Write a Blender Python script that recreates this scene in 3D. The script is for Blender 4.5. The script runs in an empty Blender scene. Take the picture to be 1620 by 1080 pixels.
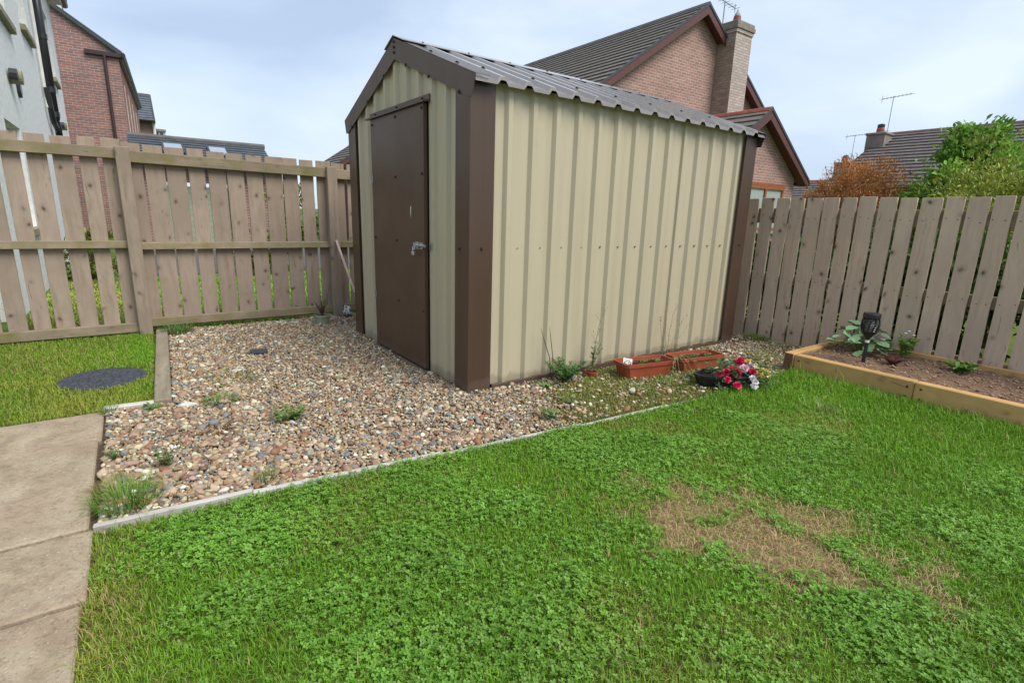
import bpy, bmesh, math, random
import numpy as np
from mathutils import Matrix, Vector
random.seed(7); rng = np.random.default_rng(11)
scene = bpy.context.scene
col = scene.collection
rad = math.radians

# ------------------------------------------------------------------ camera
# world axes: x runs along the long side of the shed, y along its door side, origin = the shed's near corner
CAM = Vector((-1.769, -2.912, 1.2)); HEAD = rad(53.99); PITCH = rad(13.63); ROLL = rad(-1.758); FPX = 829.3
fw = Vector((math.cos(HEAD)*math.cos(PITCH), math.sin(HEAD)*math.cos(PITCH), -math.sin(PITCH)))
r0 = Vector((math.sin(HEAD), -math.cos(HEAD), 0)); d0 = fw.cross(r0)
cr, sr = math.cos(ROLL), math.sin(ROLL)
RT = cr*r0 + sr*d0; DN = -sr*r0 + cr*d0
cam_data = bpy.data.cameras.new('camera'); cam = bpy.data.objects.new('camera', cam_data); col.objects.link(cam)
cam_data.sensor_width = 36; cam_data.lens = FPX/1620*36; cam_data.clip_end = 2000; cam_data.clip_start = 0.05
m = Matrix.Identity(4)
for i in range(3): m[i][0] = RT[i]; m[i][1] = -DN[i]; m[i][2] = -fw[i]; m[i][3] = CAM[i]
cam.matrix_world = m; scene.camera = cam

# ------------------------------------------------------------------ world, sun, exposure
SUN_EL, SUN_AZ = rad(52), math.atan2(-1.0, 0.4)          # direction towards the sun (azimuth from +x)
world = bpy.data.worlds.new('World'); scene.world = world; world.use_nodes = True
nt = world.node_tree; N = nt.nodes; LK = nt.links; N.clear()
wo = N.new('ShaderNodeOutputWorld'); bg = N.new('ShaderNodeBackground'); bg.inputs[1].default_value = 0.126
sky = N.new('ShaderNodeTexSky'); sky.sky_type = 'NISHITA'; sky.sun_disc = False
sky.sun_elevation = SUN_EL; sky.sun_rotation = math.pi/2 - SUN_AZ; sky.air_density = 1.0; sky.dust_density = 2.0
tc = N.new('ShaderNodeTexCoord'); mp = N.new('ShaderNodeMapping'); mp.inputs['Scale'].default_value = (1.0, 1.0, 2.6)
mp.inputs['Location'].default_value = (3.1, 1.7, 0.4)
nz = N.new('ShaderNodeTexNoise'); nz.inputs['Scale'].default_value = 1.7; nz.inputs['Detail'].default_value = 6; nz.inputs['Roughness'].default_value = .52
nz.inputs['Distortion'].default_value = .3
rp = N.new('ShaderNodeValToRGB'); rp.color_ramp.elements[0].position = .36; rp.color_ramp.elements[0].color = (2.45,3.05,4.0,1)
rp.color_ramp.elements[1].position = .66; rp.color_ramp.elements[1].color = (4.05,4.55,5.1,1)
e_ = rp.color_ramp.elements.new(.5); e_.color = (3.15,3.75,4.6,1)
cl = N.new('ShaderNodeMixRGB'); cl.inputs[0].default_value = .86      # high thin overcast, a little clear sky through it
LK.new(tc.outputs['Generated'], mp.inputs['Vector']); LK.new(mp.outputs[0], nz.inputs['Vector']); LK.new(nz.outputs['Fac'], rp.inputs[0])
LK.new(rp.outputs[0], cl.inputs[2]); LK.new(sky.outputs[0], cl.inputs[1]); LK.new(cl.outputs[0], bg.inputs[0]); LK.new(bg.outputs[0], wo.inputs[0])
sd = bpy.data.lights.new('sun', 'SUN'); sd.energy = 2.2; sd.angle = rad(34); sd.color = (1, .96, .9)
sun = bpy.data.objects.new('sun', sd); col.objects.link(sun)
sv = Vector((math.cos(SUN_AZ)*math.cos(SUN_EL), math.sin(SUN_AZ)*math.cos(SUN_EL), math.sin(SUN_EL)))
sun.rotation_euler = sv.to_track_quat('Z', 'Y').to_euler(); sun.location = (0, -3, 12)
vs = scene.view_settings; vs.view_transform = 'Standard'; vs.look = 'None'; vs.gamma = 1; vs.exposure = 0.80
try: vs.use_curve_mapping = False
except Exception: pass

# ------------------------------------------------------------------ materials
def mk(name):
    mt = bpy.data.materials.new(name); mt.use_nodes = True
    n = mt.node_tree; p = n.nodes['Principled BSDF']; return mt, n, p
def nd(n, t, **k):
    o = n.nodes.new(t)
    for a, b in k.items(): setattr(o, a, b)
    return o
def ramp(n, fac, stops):
    r = nd(n, 'ShaderNodeValToRGB'); e = r.color_ramp.elements
    while len(e) < len(stops): e.new(.5)
    for el, (p, c) in zip(e, stops): el.position = p; el.color = (*c, 1) if len(c) == 3 else c
    n.links.new(fac, r.inputs[0]); return r.outputs[0]
def coords(n, scale=(1,1,1), rand=True):
    t = nd(n, 'ShaderNodeTexCoord'); v = t.outputs['Object']
    if rand:
        oi = nd(n, 'ShaderNodeObjectInfo'); ma = nd(n, 'ShaderNodeVectorMath', operation='MULTIPLY_ADD')
        cb = nd(n, 'ShaderNodeCombineXYZ')
        for i in range(3): n.links.new(oi.outputs['Random'], cb.inputs[i])
        n.links.new(cb.outputs[0], ma.inputs[0]); ma.inputs[1].default_value = (37, 53, 71); n.links.new(v, ma.inputs[2]); v = ma.outputs[0]
    mm = nd(n, 'ShaderNodeVectorMath', operation='MULTIPLY'); n.links.new(v, mm.inputs[0]); mm.inputs[1].default_value = scale
    return mm.outputs[0]
def noise(n, vec, scale, detail=4, rough=.55, dist=0):
    z = nd(n, 'ShaderNodeTexNoise'); z.inputs['Scale'].default_value = scale; z.inputs['Detail'].default_value = detail
    z.inputs['Roughness'].default_value = rough; z.inputs['Distortion'].default_value = dist
    n.links.new(vec, z.inputs['Vector']); return z.outputs['Fac']
def mix(n, fac, a, b, mode='MIX'):
    x = nd(n, 'ShaderNodeMixRGB', blend_type=mode)
    for s, v in ((0, fac), (1, a), (2, b)):
        if hasattr(v, 'is_linked'): n.links.new(v, x.inputs[s])
        elif s == 0: x.inputs[0].default_value = v
        else: x.inputs[s].default_value = (*v, 1)
    return x.outputs[0]
def bump(n, p, h, strength=.3, dist=.01):
    b = nd(n, 'ShaderNodeBump'); b.inputs['Strength'].default_value = strength; b.inputs['Distance'].default_value = dist
    n.links.new(h, b.inputs['Height']); n.links.new(b.outputs[0], p.inputs['Normal'])
def plain(name, c1, c2=None, scale=8, rough=.6, metal=0, bs=.15, bd=.004, spec=.5, stretch=(1,1,1), lo=.35, hi=.65):
    mt, n, p = mk(name); c2 = c2 or tuple(x*.75 for x in c1)
    v = coords(n, stretch); f = noise(n, v, scale, 6, .6)
    n.links.new(ramp(n, f, [(lo, c2), (hi, c1)]), p.inputs['Base Color'])
    p.inputs['Roughness'].default_value = rough; p.inputs['Metallic'].default_value = metal; p.inputs['Specular IOR Level'].default_value = spec
    if bs: bump(n, p, noise(n, v, scale*6, 3), bs, bd)
    return mt
def wood(name, light, dark, axis='Z', knots=.5, algae=0, grain=26, var=.25, knotcol=(.07,.045,.03), blotch=0.0):
    mt, n, p = mk(name)
    s = {'Z': (grain, grain, 1.3), 'X': (1.3, grain, grain), 'Y': (grain, 1.3, grain)}[axis]
    v = coords(n); vg = coords(n, s)
    d = nd(n, 'ShaderNodeVectorMath', operation='ADD')
    nw = nd(n, 'ShaderNodeTexNoise'); nw.inputs['Scale'].default_value = 3.0; n.links.new(v, nw.inputs['Vector'])
    sc = nd(n, 'ShaderNodeVectorMath', operation='SCALE'); n.links.new(nw.outputs['Color'], sc.inputs[0]); sc.inputs['Scale'].default_value = 2.2
    n.links.new(vg, d.inputs[0]); n.links.new(sc.outputs[0], d.inputs[1])
    g = noise(n, d.outputs[0], 1.0, 6, .65)
    c = ramp(n, g, [(.3, dark), (.52, light), (.72, tuple(min(1, x*1.12) for x in light))])
    lg = noise(n, v, 2.2, 3)
    c = mix(n, ramp(n, lg, [(.35, (0,0,0)), (.7, (1,1,1))]), c, tuple(x*(1-var) for x in light), 'MIX') if var else c
    # board to board tone
    oi = nd(n, 'ShaderNodeObjectInfo'); mr = nd(n, 'ShaderNodeMapRange'); mr.inputs[3].default_value = 1-var*.6; mr.inputs[4].default_value = 1+var*.45
    n.links.new(oi.outputs['Random'], mr.inputs[0])
    cm = nd(n, 'ShaderNodeCombineXYZ')
    for i in range(3): n.links.new(mr.outputs[0], cm.inputs[i])
    c = mix(n, 1.0, c, cm.outputs[0], 'MULTIPLY')
    if knots:
        ks = {'Z': (8, 8, 6), 'X': (6, 8, 8), 'Y': (8, 6, 8)}[axis]
        vk = coords(n, ks); vo = nd(n, 'ShaderNodeTexVoronoi', voronoi_dimensions='2D'); vo.inputs['Scale'].default_value = .8
        nk = nd(n, 'ShaderNodeVectorMath', operation='ADD'); n.links.new(vk, nk.inputs[0])
        ns = nd(n, 'ShaderNodeVectorMath', operation='SCALE'); n.links.new(nw.outputs['Color'], ns.inputs[0]); ns.inputs['Scale'].default_value = .9
        n.links.new(ns.outputs[0], nk.inputs[1]); sx_ = nd(n, 'ShaderNodeSeparateXYZ'); n.links.new(nk.outputs[0], sx_.inputs[0])
        ad_ = nd(n, 'ShaderNodeMath', operation='ADD'); al_, c1_, c2_ = {'Z': (2, 0, 1), 'X': (0, 1, 2), 'Y': (1, 0, 2)}[axis]
        n.links.new(sx_.outputs[c1_], ad_.inputs[0]); n.links.new(sx_.outputs[c2_], ad_.inputs[1]); cv_ = nd(n, 'ShaderNodeCombineXYZ')
        n.links.new(ad_.outputs[0], cv_.inputs[0]); n.links.new(sx_.outputs[al_], cv_.inputs[1]); n.links.new(cv_.outputs[0], vo.inputs['Vector'])
        kf = ramp(n, vo.outputs['Distance'], [(.0, (min(1,knots*1.5),)*3), (.06, (knots,)*3), (.09, (knots*.4,)*3), (.2, (0,0,0))])
        sk_ = nd(n, 'ShaderNodeSeparateXYZ'); n.links.new(vo.outputs['Color'], sk_.inputs[0])
        kf = mix(n, 1.0, kf, ramp(n, sk_.outputs[0], [(.45, (0,0,0)), (.8, (1,1,1))]), 'MULTIPLY')
        c = mix(n, kf, c, knotcol)
        # fine drying cracks along the grain
        cr_ = noise(n, d.outputs[0], 2.3, 2, .4)
        c = mix(n, ramp(n, cr_, [(.25, (.6,)*3), (.29, (0,0,0))]), c, tuple(x*.35 for x in dark))
    if algae:
        af = noise(n, v, 5.5, 5, .65)
        c = mix(n, ramp(n, af, [(.5-.12*algae, (0,0,0)), (.72, (.85*algae,)*3)]), c, (.15,.145,.028))
    if blotch:
        bf = noise(n, v, 9, 4, .6); c = mix(n, ramp(n, bf, [(.55, (0,0,0)), (.75, (blotch,)*3)]), c, tuple(x*.55 for x in light))
    n.links.new(c, p.inputs['Base Color']); p.inputs['Roughness'].default_value = .85; p.inputs['Specular IOR Level'].default_value = .2
    bump(n, p, g, .35, .004); return mt
def brick(name, c1, c2, mortar, axis='x', rough=.9, tint=(.2,.16,.15), tf=.55):
    mt, n, p = mk(name); t = nd(n, 'ShaderNodeTexCoord'); sp = nd(n, 'ShaderNodeSeparateXYZ'); n.links.new(t.outputs['Object'], sp.inputs[0])
    cb = nd(n, 'ShaderNodeCombineXYZ'); n.links.new(sp.outputs[0 if axis == 'x' else 1], cb.inputs[0]); n.links.new(sp.outputs[2], cb.inputs[1])
    b = nd(n, 'ShaderNodeTexBrick'); b.inputs['Scale'].default_value = 1; b.inputs['Brick Width'].default_value = .225; b.inputs['Row Height'].default_value = .075
    b.inputs['Mortar Size'].default_value = .009; b.inputs['Mortar Smooth'].default_value = .2; b.inputs['Bias'].default_value = -.1
    b.inputs['Color1'].default_value = (*c1, 1); b.inputs['Color2'].default_value = (*c2, 1); b.inputs['Mortar'].default_value = (*mortar, 1)
    n.links.new(cb.outputs[0], b.inputs['Vector'])
    # streaky tone over groups of bricks
    sm = nd(n, 'ShaderNodeVectorMath', operation='MULTIPLY'); n.links.new(cb.outputs[0], sm.inputs[0]); sm.inputs[1].default_value = (2.2, 9, 1)
    f = noise(n, sm.outputs[0], 1.2, 5, .7)
    c = mix(n, ramp(n, f, [(.45, (0,0,0)), (.68, (tf,)*3)]), b.outputs['Color'], tint)
    f2 = noise(n, cb.outputs[0], .6, 3); c = mix(n, ramp(n, f2, [(.4, (0,0,0)), (.75, (.35,)*3)]), c, tuple(x*.6 for x in c1))
    n.links.new(c, p.inputs['Base Color']); p.inputs['Roughness'].default_value = rough; p.inputs['Specular IOR Level'].default_value = .25
    bump(n, p, b.outputs['Fac'], .4, -.008); return mt
def attr_mat(name, rough=.55, trans=.25, spec=.3):
    mt, n, p = mk(name); a = nd(n, 'ShaderNodeVertexColor', layer_name='Col'); n.links.new(a.outputs[0], p.inputs['Base Color'])
    p.inputs['Roughness'].default_value = rough; p.inputs['Specular IOR Level'].default_value = spec
    if trans:
        tr = nd(n, 'ShaderNodeBsdfTranslucent'); n.links.new(a.outputs[0], tr.inputs[0]); mx = nd(n, 'ShaderNodeMixShader'); mx.inputs[0].default_value = trans
        out = n.nodes['Material Output']; n.links.new(p.outputs[0], mx.inputs[1]); n.links.new(tr.outputs[0], mx.inputs[2]); n.links.new(mx.outputs[0], out.inputs[0])
    return mt
def painted(name, c, dirt, rough=.45, streak=.5, lowdirt=None):
    # coated steel: faint vertical streaks, scuffs; lowdirt = rain-splashed mud with a ragged edge near the ground
    mt, n, p = mk(name); v = coords(n, (1,1,1), False); vst = coords(n, (14, 14, .5), False)
    f = noise(n, vst, 1.0, 5, .6); cc = mix(n, ramp(n, f, [(.42, (0,0,0)), (.75, (streak,)*3)]), c, dirt)
    f2 = noise(n, v, 2.0, 4); cc = mix(n, ramp(n, f2, [(.4, (0,0,0)), (.8, (streak*.6,)*3)]), cc, tuple(x*.86 for x in c))
    fs = noise(n, coords(n, (40, 40, 16), False), 1.0, 2, .4); cc = mix(n, ramp(n, fs, [(.77, (0,0,0)), (.8, (.5,)*3)]), cc, tuple(min(1, x*2.2+.1) for x in c) if max(c) < .2 else tuple(x*.6 for x in c))
    if lowdirt:
        sp = nd(n, 'ShaderNodeSeparateXYZ'); n.links.new(v, sp.inputs[0]); ad = nd(n, 'ShaderNodeMath', operation='MULTIPLY_ADD')
        fz = noise(n, coords(n, (9, 9, 3), False), 1.0, 5, .7); n.links.new(fz, ad.inputs[0]); ad.inputs[1].default_value = -.15; n.links.new(sp.outputs[2], ad.inputs[2])
        cc = mix(n, ramp(n, ad.outputs[0], [(-.0, (.6,)*3), (.03, (0,0,0))]), cc, lowdirt)
    n.links.new(cc, p.inputs['Base Color']); p.inputs['Roughness'].default_value = rough
    rf = ramp(n, f2, [(.3, (rough*.8,)*3), (.7, (min(1, rough*1.3),)*3)]); n.links.new(rf, p.inputs['Roughness'])
    return mt

M = {}
M['fence'] = wood('weathered_board', (.35,.27,.208), (.25,.187,.142), 'Z', .65, .22, var=.16)
M['fence_r'] = wood('weathered_board_right', (.56,.43,.325), (.44,.33,.248), 'Z', .7, 0, var=.13)
M['rail'] = wood('weathered_rail', (.33,.26,.185), (.22,.17,.12), 'X', .3, .85)
M['rail_y'] = wood('weathered_rail_across', (.27,.21,.13), (.17,.13,.08), 'Y', .3, .5)
M['post'] = wood('weathered_post', (.33,.26,.195), (.23,.175,.13), 'Z', .5, .15)
M['edging'] = wood('grey_edging', (.56,.53,.47), (.30,.275,.235), 'X', .25, .1, grain=40)
M['sleeper'] = wood('grey_sleeper', (.33,.28,.20), (.19,.155,.11), 'Y', .3, .25)
M['newwood_y'] = wood('new_timber', (.56,.345,.14), (.43,.25,.095), 'Y', .35, 0, grain=14, knotcol=(.16,.07,.03), blotch=.4)
M['newwood_x'] = wood('new_timber_across', (.56,.345,.14), (.43,.25,.095), 'X', .35, 0, grain=14, knotcol=(.16,.07,.03), blotch=.4)
M['endgrain'] = plain('end_grain', (.19,.09,.045), (.11,.05,.028), 14, .9, stretch=(1, 1, .4))
M['cream'] = painted('cream_sheet', (.47,.41,.283), (.36,.305,.2), .42, .5, lowdirt=(.25,.2,.13))
M['brown'] = painted('brown_sheet', (.076,.043,.028), (.052,.029,.019), .36, .6, lowdirt=(.10,.07,.05))
M['roofsheet'] = painted('brown_roof_sky_sheen', (.22,.195,.175), (.14,.12,.105), .22, .6)  # brown sheet with its base colour lightened to grey for the sky's sheen
_p = M['roofsheet'].node_tree.nodes['Principled BSDF']; _p.inputs['Coat Weight'].default_value = .6; _p.inputs['Coat Roughness'].default_value = .12
M['screw'] = plain('screw_head', (.05,.035,.03), rough=.5, metal=.3, bs=0)
M['zinc'] = plain('galvanised', (.55,.55,.54), (.3,.29,.27), 60, .38, .8, .1)
M['black'] = plain('black_plastic', (.018,.018,.019), (.011,.011,.012), 10, .42)
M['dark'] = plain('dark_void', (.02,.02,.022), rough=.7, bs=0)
M['terracotta'] = plain('terracotta_plastic', (.36,.082,.036), (.27,.06,.028), 6, .5)
M['soil'] = plain('dry_soil', (.31,.20,.13), (.17,.105,.068), 22, .95, bs=.9, bd=.02, spec=.1)
M['potsoil'] = plain('dark_compost', (.055,.037,.027), (.025,.018,.014), 40, .95, bs=.9, bd=.01, spec=.1)
M['greenpot'] = plain('green_plastic', (.28,.30,.2), (.22,.235,.155), 6, .55)
M['concrete'] = None
M['disc'] = None
M['render'] = plain('white_roughcast', (.86,.86,.83), (.72,.72,.70), 14, .95, bs=.6, bd=.015, spec=.15)
M['white'] = plain('white_paint', (.74,.73,.69), (.62,.6,.56), 5, .5)
M['quoin'] = plain('white_brick_quoin', (.72,.67,.63), (.55,.45,.41), 3, .85)
M['sill'] = plain('stone_sill', (.33,.31,.2), (.2,.18,.1), 5, .9)
M['upvcpipe'] = plain('dark_pipe', (.024,.025,.028), rough=.35, bs=0)
M['brownpipe'] = plain('brown_pipe', (.05,.03,.025), rough=.4, bs=0)
M['brickL'] = brick('red_brick_gable', (.34,.165,.125), (.235,.12,.10), (.42,.36,.33), 'x', tint=(.165,.14,.145), tf=.85)
M['brickL2'] = brick('red_brick_side', (.38,.15,.095), (.25,.11,.08), (.36,.30,.27), 'y', tint=(.16,.12,.12))
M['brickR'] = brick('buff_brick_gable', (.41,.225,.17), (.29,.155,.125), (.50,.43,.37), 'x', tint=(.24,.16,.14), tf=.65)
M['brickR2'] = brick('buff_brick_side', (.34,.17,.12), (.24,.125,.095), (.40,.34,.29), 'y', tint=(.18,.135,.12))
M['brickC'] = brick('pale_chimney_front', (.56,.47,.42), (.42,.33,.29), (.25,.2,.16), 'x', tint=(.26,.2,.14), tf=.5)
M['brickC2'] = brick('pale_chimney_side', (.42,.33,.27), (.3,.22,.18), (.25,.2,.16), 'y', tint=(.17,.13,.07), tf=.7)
M['tile'] = plain('concrete_roof_tile', (.165,.145,.122), (.11,.095,.08), 5, .85, stretch=(1,1,1), bs=.4, bd=.01)
M['tile2'] = plain('brown_roof_tile', (.135,.115,.105), (.08,.066,.06), 5, .85, bs=.4, bd=.01)
M['slate'] = plain('blue_slate', (.12,.14,.165), (.075,.088,.105), 5, .6, bs=.3)
M['ridge_red'] = plain('red_ridge_tile', (.37,.10,.06), (.22,.07,.05), 5, .8)
M['ridge_brown'] = plain('brown_ridge_tile', (.17,.10,.08), (.11,.07,.06), 5, .8)
M['ridge_grey'] = plain('grey_ridge_tile', (.14,.135,.13), (.09,.088,.085), 5, .8)
M['barge'] = plain('mahogany_board', (.115,.038,.026), (.075,.026,.019), 6, .5, stretch=(1,1,6))
M['verge'] = plain('dark_verge', (.05,.052,.058), rough=.55, bs=0)
M['orange_wood'] = plain('orange_window_frame', (.33,.11,.04), (.24,.075,.03), 7, .5)
M['sage'] = plain('sage_green_boards', (.30,.36,.25), (.25,.30,.21), 3, .6)
M['pinkpole'] = plain('pale_pink_handle', (.74,.58,.53), (.58,.42,.36), 9, .55)
M['rag'] = plain('grey_white_rag', (.68,.68,.66), (.07,.08,.09), 26, .9, lo=.46, hi=.54)
M['slatepiece'] = plain('slate_piece', (.045,.05,.057), (.03,.033,.038), 20, .6)
M['whitestone'] = plain('white_stone', (.62,.60,.56), (.42,.4,.37), 16, .85, bs=.4)
M['greyclad'] = plain('grey_cladding', (.36,.39,.43), (.28,.30,.33), 3, .7)
M['chimneyrender'] = plain('grey_chimney_render', (.27,.23,.19), (.18,.155,.13), 4, .9)
M['leafcol'] = attr_mat('leaf_colours', .5, .22)
M['grasscol'] = attr_mat('grass_colours', .5, .28, .35)
M['stonecol'] = attr_mat('stone_colours', .7, 0, .35)
M['bark'] = plain('bark', (.12,.085,.06), (.06,.042,.03), 14, .95, bs=.8, bd=.02)
M['twig'] = plain('brown_twig', (.10,.055,.04), (.05,.03,.025), 20, .9)
M['stem'] = plain('green_stem', (.13,.18,.05), (.09,.13,.04), 20, .7, bs=0)
M['drystem'] = plain('dry_stem', (.30,.26,.13), (.2,.17,.09), 20, .8, bs=0)
M['tag'] = plain('white_tag', (.78,.78,.76), (.66,.66,.66), 9, .5, bs=0)
def glass(name, c, rough=.08):
    mt, n, p = mk(name); p.inputs['Base Color'].default_value = (*c, 1); p.inputs['Roughness'].default_value = rough; p.inputs['Specular IOR Level'].default_value = .9; return mt
M['glass'] = glass('window_glass', (.05,.06,.07)); M['glass_pale'] = glass('curtained_glass', (.36,.42,.37), .15); M['skylight'] = glass('skylight_glass', (.30,.36,.42), .05)
def ground_mat(name, stops, scale=6, rough=.95, extra=None, bs=.6, bd=.02):
    mt, n, p = mk(name); v = coords(n, (1,1,1), False); f = noise(n, v, scale, 8, .65); c = ramp(n, f, stops)
    if extra:
        for sc, lo, hi, amt, cc in extra: c = mix(n, ramp(n, noise(n, v, sc, 5, .65), [(lo, (0,0,0)), (hi, (amt,)*3)]), c, cc)
    n.links.new(c, p.inputs['Base Color']); p.inputs['Roughness'].default_value = rough; p.inputs['Specular IOR Level'].default_value = .2
    bump(n, p, noise(n, v, scale*9, 6, .7), bs, bd); return mt
M['ground'] = ground_mat('meadow', [(.35, (.06,.11,.02)), (.65, (.12,.17,.035))], 2.5)
M['lawnsoil'] = ground_mat('lawn_thatch', [(.35, (.085,.12,.022)), (.65, (.15,.18,.04))], 9, extra=[(3, .5, .7, .6, (.16,.12,.055))])
def worn(mt):
    # the bare, trodden patch: brown earth and straw dust with a ragged outline
    n = mt.node_tree; p = n.nodes['Principled BSDF']; src = p.inputs['Base Color'].links[0].from_socket; t = nd(n, 'ShaderNodeTexCoord')
    mp_ = nd(n, 'ShaderNodeMapping', vector_type='TEXTURE'); mp_.inputs['Location'].default_value = (.09,-1.99,0); mp_.inputs['Rotation'].default_value = (0,0,rad(-58)); mp_.inputs['Scale'].default_value = (.48,.32,1)
    n.links.new(t.outputs['Object'], mp_.inputs['Vector']); ln = nd(n, 'ShaderNodeVectorMath', operation='LENGTH'); n.links.new(mp_.outputs[0], ln.inputs[0])
    ad = nd(n, 'ShaderNodeMath', operation='MULTIPLY_ADD'); n.links.new(noise(n, t.outputs['Object'], 9, 5, .6), ad.inputs[0]); ad.inputs[1].default_value = 1.2; n.links.new(ln.outputs['Value'], ad.inputs[2])
    br = ramp(n, noise(n, t.outputs['Object'], 40, 5, .6), [(.35, (.20,.125,.07)), (.65, (.36,.25,.145))])
    n.links.new(mix(n, ramp_gt(n, ad.outputs[0], 1.2, 1.7), src, br), p.inputs['Base Color'])
def ramp_gt(n, v, lo, hi):
    mr = nd(n, 'ShaderNodeMapRange'); mr.inputs[1].default_value = lo; mr.inputs[2].default_value = hi; mr.inputs[3].default_value = 1; mr.inputs[4].default_value = 0; n.links.new(v, mr.inputs[0]); return mr.outputs[0]
worn(M['lawnsoil'])
M['gravelsoil'] = ground_mat('grit', [(.35, (.08,.055,.038)), (.65, (.19,.13,.088))], 60, extra=[(2, .5, .7, .4, (.14,.12,.06))])
M['drive'] = ground_mat('grey_drive', [(.35, (.09,.088,.085)), (.65, (.14,.135,.13))], 12)
M['concrete'] = ground_mat('concrete', [(.3, (.25,.19,.122)), (.5, (.355,.28,.19)), (.72, (.43,.355,.25))], 5.5,
    extra=[(2.2, .5, .7, .55, (.33,.21,.15)), (70, .54, .66, .6, (.16,.12,.085)), (110, .60, .68, .75, (.6,.54,.45)), (9, .52, .68, .6, (.21,.165,.115)), (24, .56, .68, .5, (.2,.15,.105))], bs=.8, bd=.008)
M['disc'] = ground_mat('grey_rubber', [(.38, (.045,.05,.06)), (.62, (.14,.15,.17))], 55, bs=1.0, bd=.012)

# ------------------------------------------------------------------ mesh helpers
class MB:
    def __init__(s): s.v = []; s.f = []
    def add(s, vs_, fs_):
        o = len(s.v); s.v += [tuple(p) for p in vs_]; s.f += [tuple(i+o for i in f) for f in fs_]; return s
    def box(s, x0, x1, y0, y1, z0, z1):
        return s.add([(x0,y0,z0),(x1,y0,z0),(x1,y1,z0),(x0,y1,z0),(x0,y0,z1),(x1,y0,z1),(x1,y1,z1),(x0,y1,z1)],
                     [(3,2,1,0),(4,5,6,7),(0,1,5,4),(1,2,6,5),(2,3,7,6),(3,0,4,7)])
    def prism(s, poly, ext):
        n = len(poly); e = Vector(ext); P = [Vector(p) for p in poly]
        return s.add([*P, *[p+e for p in P]], [tuple(range(n-1,-1,-1)), tuple(range(n, 2*n))] + [(i, (i+1) % n, n+(i+1) % n, n+i) for i in range(n)])
    def tube(s, pts, r, n=8):
        P = [Vector(p) for p in pts]; k = len(P); rr = r if isinstance(r, (list, tuple)) else [r]*k; vs_ = []; fs_ = []
        up = Vector((.31,.17,.93))
        for i, p in enumerate(P):
            t = (P[min(i+1, k-1)] - P[max(i-1, 0)]).normalized(); a = t.cross(up)
            if a.length < .05: a = t.cross(Vector((1,0,0)))
            a.normalize(); b = t.cross(a)
            for j in range(n): th = 2*math.pi*j/n; vs_.append(p + rr[i]*(math.cos(th)*a + math.sin(th)*b))
        for i in range(k-1):
            for j in range(n): fs_.append((i*n+j, i*n+(j+1) % n, (i+1)*n+(j+1) % n, (i+1)*n+j))
        fs_ += [tuple(range(n-1,-1,-1)), tuple(range((k-1)*n, k*n))]; return s.add(vs_, fs_)
    def lathe(s, prof, c=(0,0,0), n=16):
        vs_ = []; fs_ = []; k = len(prof)
        for r, z in prof:
            for j in range(n): th = 2*math.pi*j/n; vs_.append((c[0]+r*math.cos(th), c[1]+r*math.sin(th), c[2]+z))
        for i in range(k-1):
            for j in range(n): fs_.append((i*n+j, i*n+(j+1) % n, (i+1)*n+(j+1) % n, (i+1)*n+j))
        return s.add(vs_, fs_ + [tuple(range(n-1,-1,-1)), tuple(range((k-1)*n, k*n))])
    def mesh(s, name, bevel=0, smooth=False, origin=(0,0,0)):
        me = bpy.data.meshes.new(name); o = Vector(origin); me.from_pydata([tuple(Vector(p)-o) for p in s.v], [], s.f)
        if bevel:
            bm = bmesh.new(); bm.from_mesh(me); ed = [e for e in bm.edges if len(e.link_faces) == 2 and e.calc_face_angle(0) > .5]
            bmesh.ops.bevel(bm, geom=ed, offset=bevel, segments=1, affect='EDGES', profile=.5); bm.to_mesh(me); bm.free()
        if smooth: me.polygons.foreach_set('use_smooth', [True]*len(me.polygons))
        return me
    def build(s, name, mat, parent=None, bevel=0, smooth=False, origin=None, local=False, at=None):
        # origin: vertices are in world space, re-centred there; at: vertices are local, the object is put there
        me = s.mesh(name, bevel, smooth, origin or (0,0,0)); origin = origin or at; me.materials.append(M[mat] if isinstance(mat, str) else mat)
        return link(name, me, parent, origin, local)
WM = {}
def link(name, me, parent=None, origin=None, local=False):
    o = bpy.data.objects.new(name, me); col.objects.link(o)
    if origin: o.location = origin
    if parent is not None:
        o.parent = parent
        if not local: o.matrix_parent_inverse = WM[parent.name].inverted()
        WM[o.name] = (WM[parent.name] @ o.matrix_basis) if local else o.matrix_basis.copy()
        if local: WM[o.name] = WM[parent.name] @ Matrix.Translation(origin or (0,0,0))
    else: WM[o.name] = Matrix.Translation(origin or (0,0,0))
    return o
def B(*a): return MB().box(*a)
def tag(o, label, cat=None, group=None, kind=None):
    if label: o['label'] = label
    if cat: o['category'] = cat
    if group: o['group'] = group
    if kind: o['kind'] = kind
    return o
def thing(name, loc, label, cat, group=None, rz=0):
    o = bpy.data.objects.new(name, None); col.objects.link(o); o.location = loc; o.rotation_euler.z = rz; o.empty_display_size = .2
    WM[o.name] = Matrix.Translation(loc) @ Matrix.Rotation(rz, 4, 'Z'); return tag(o, label, cat, group)
def structure(o): o['kind'] = 'structure'; return o

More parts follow.
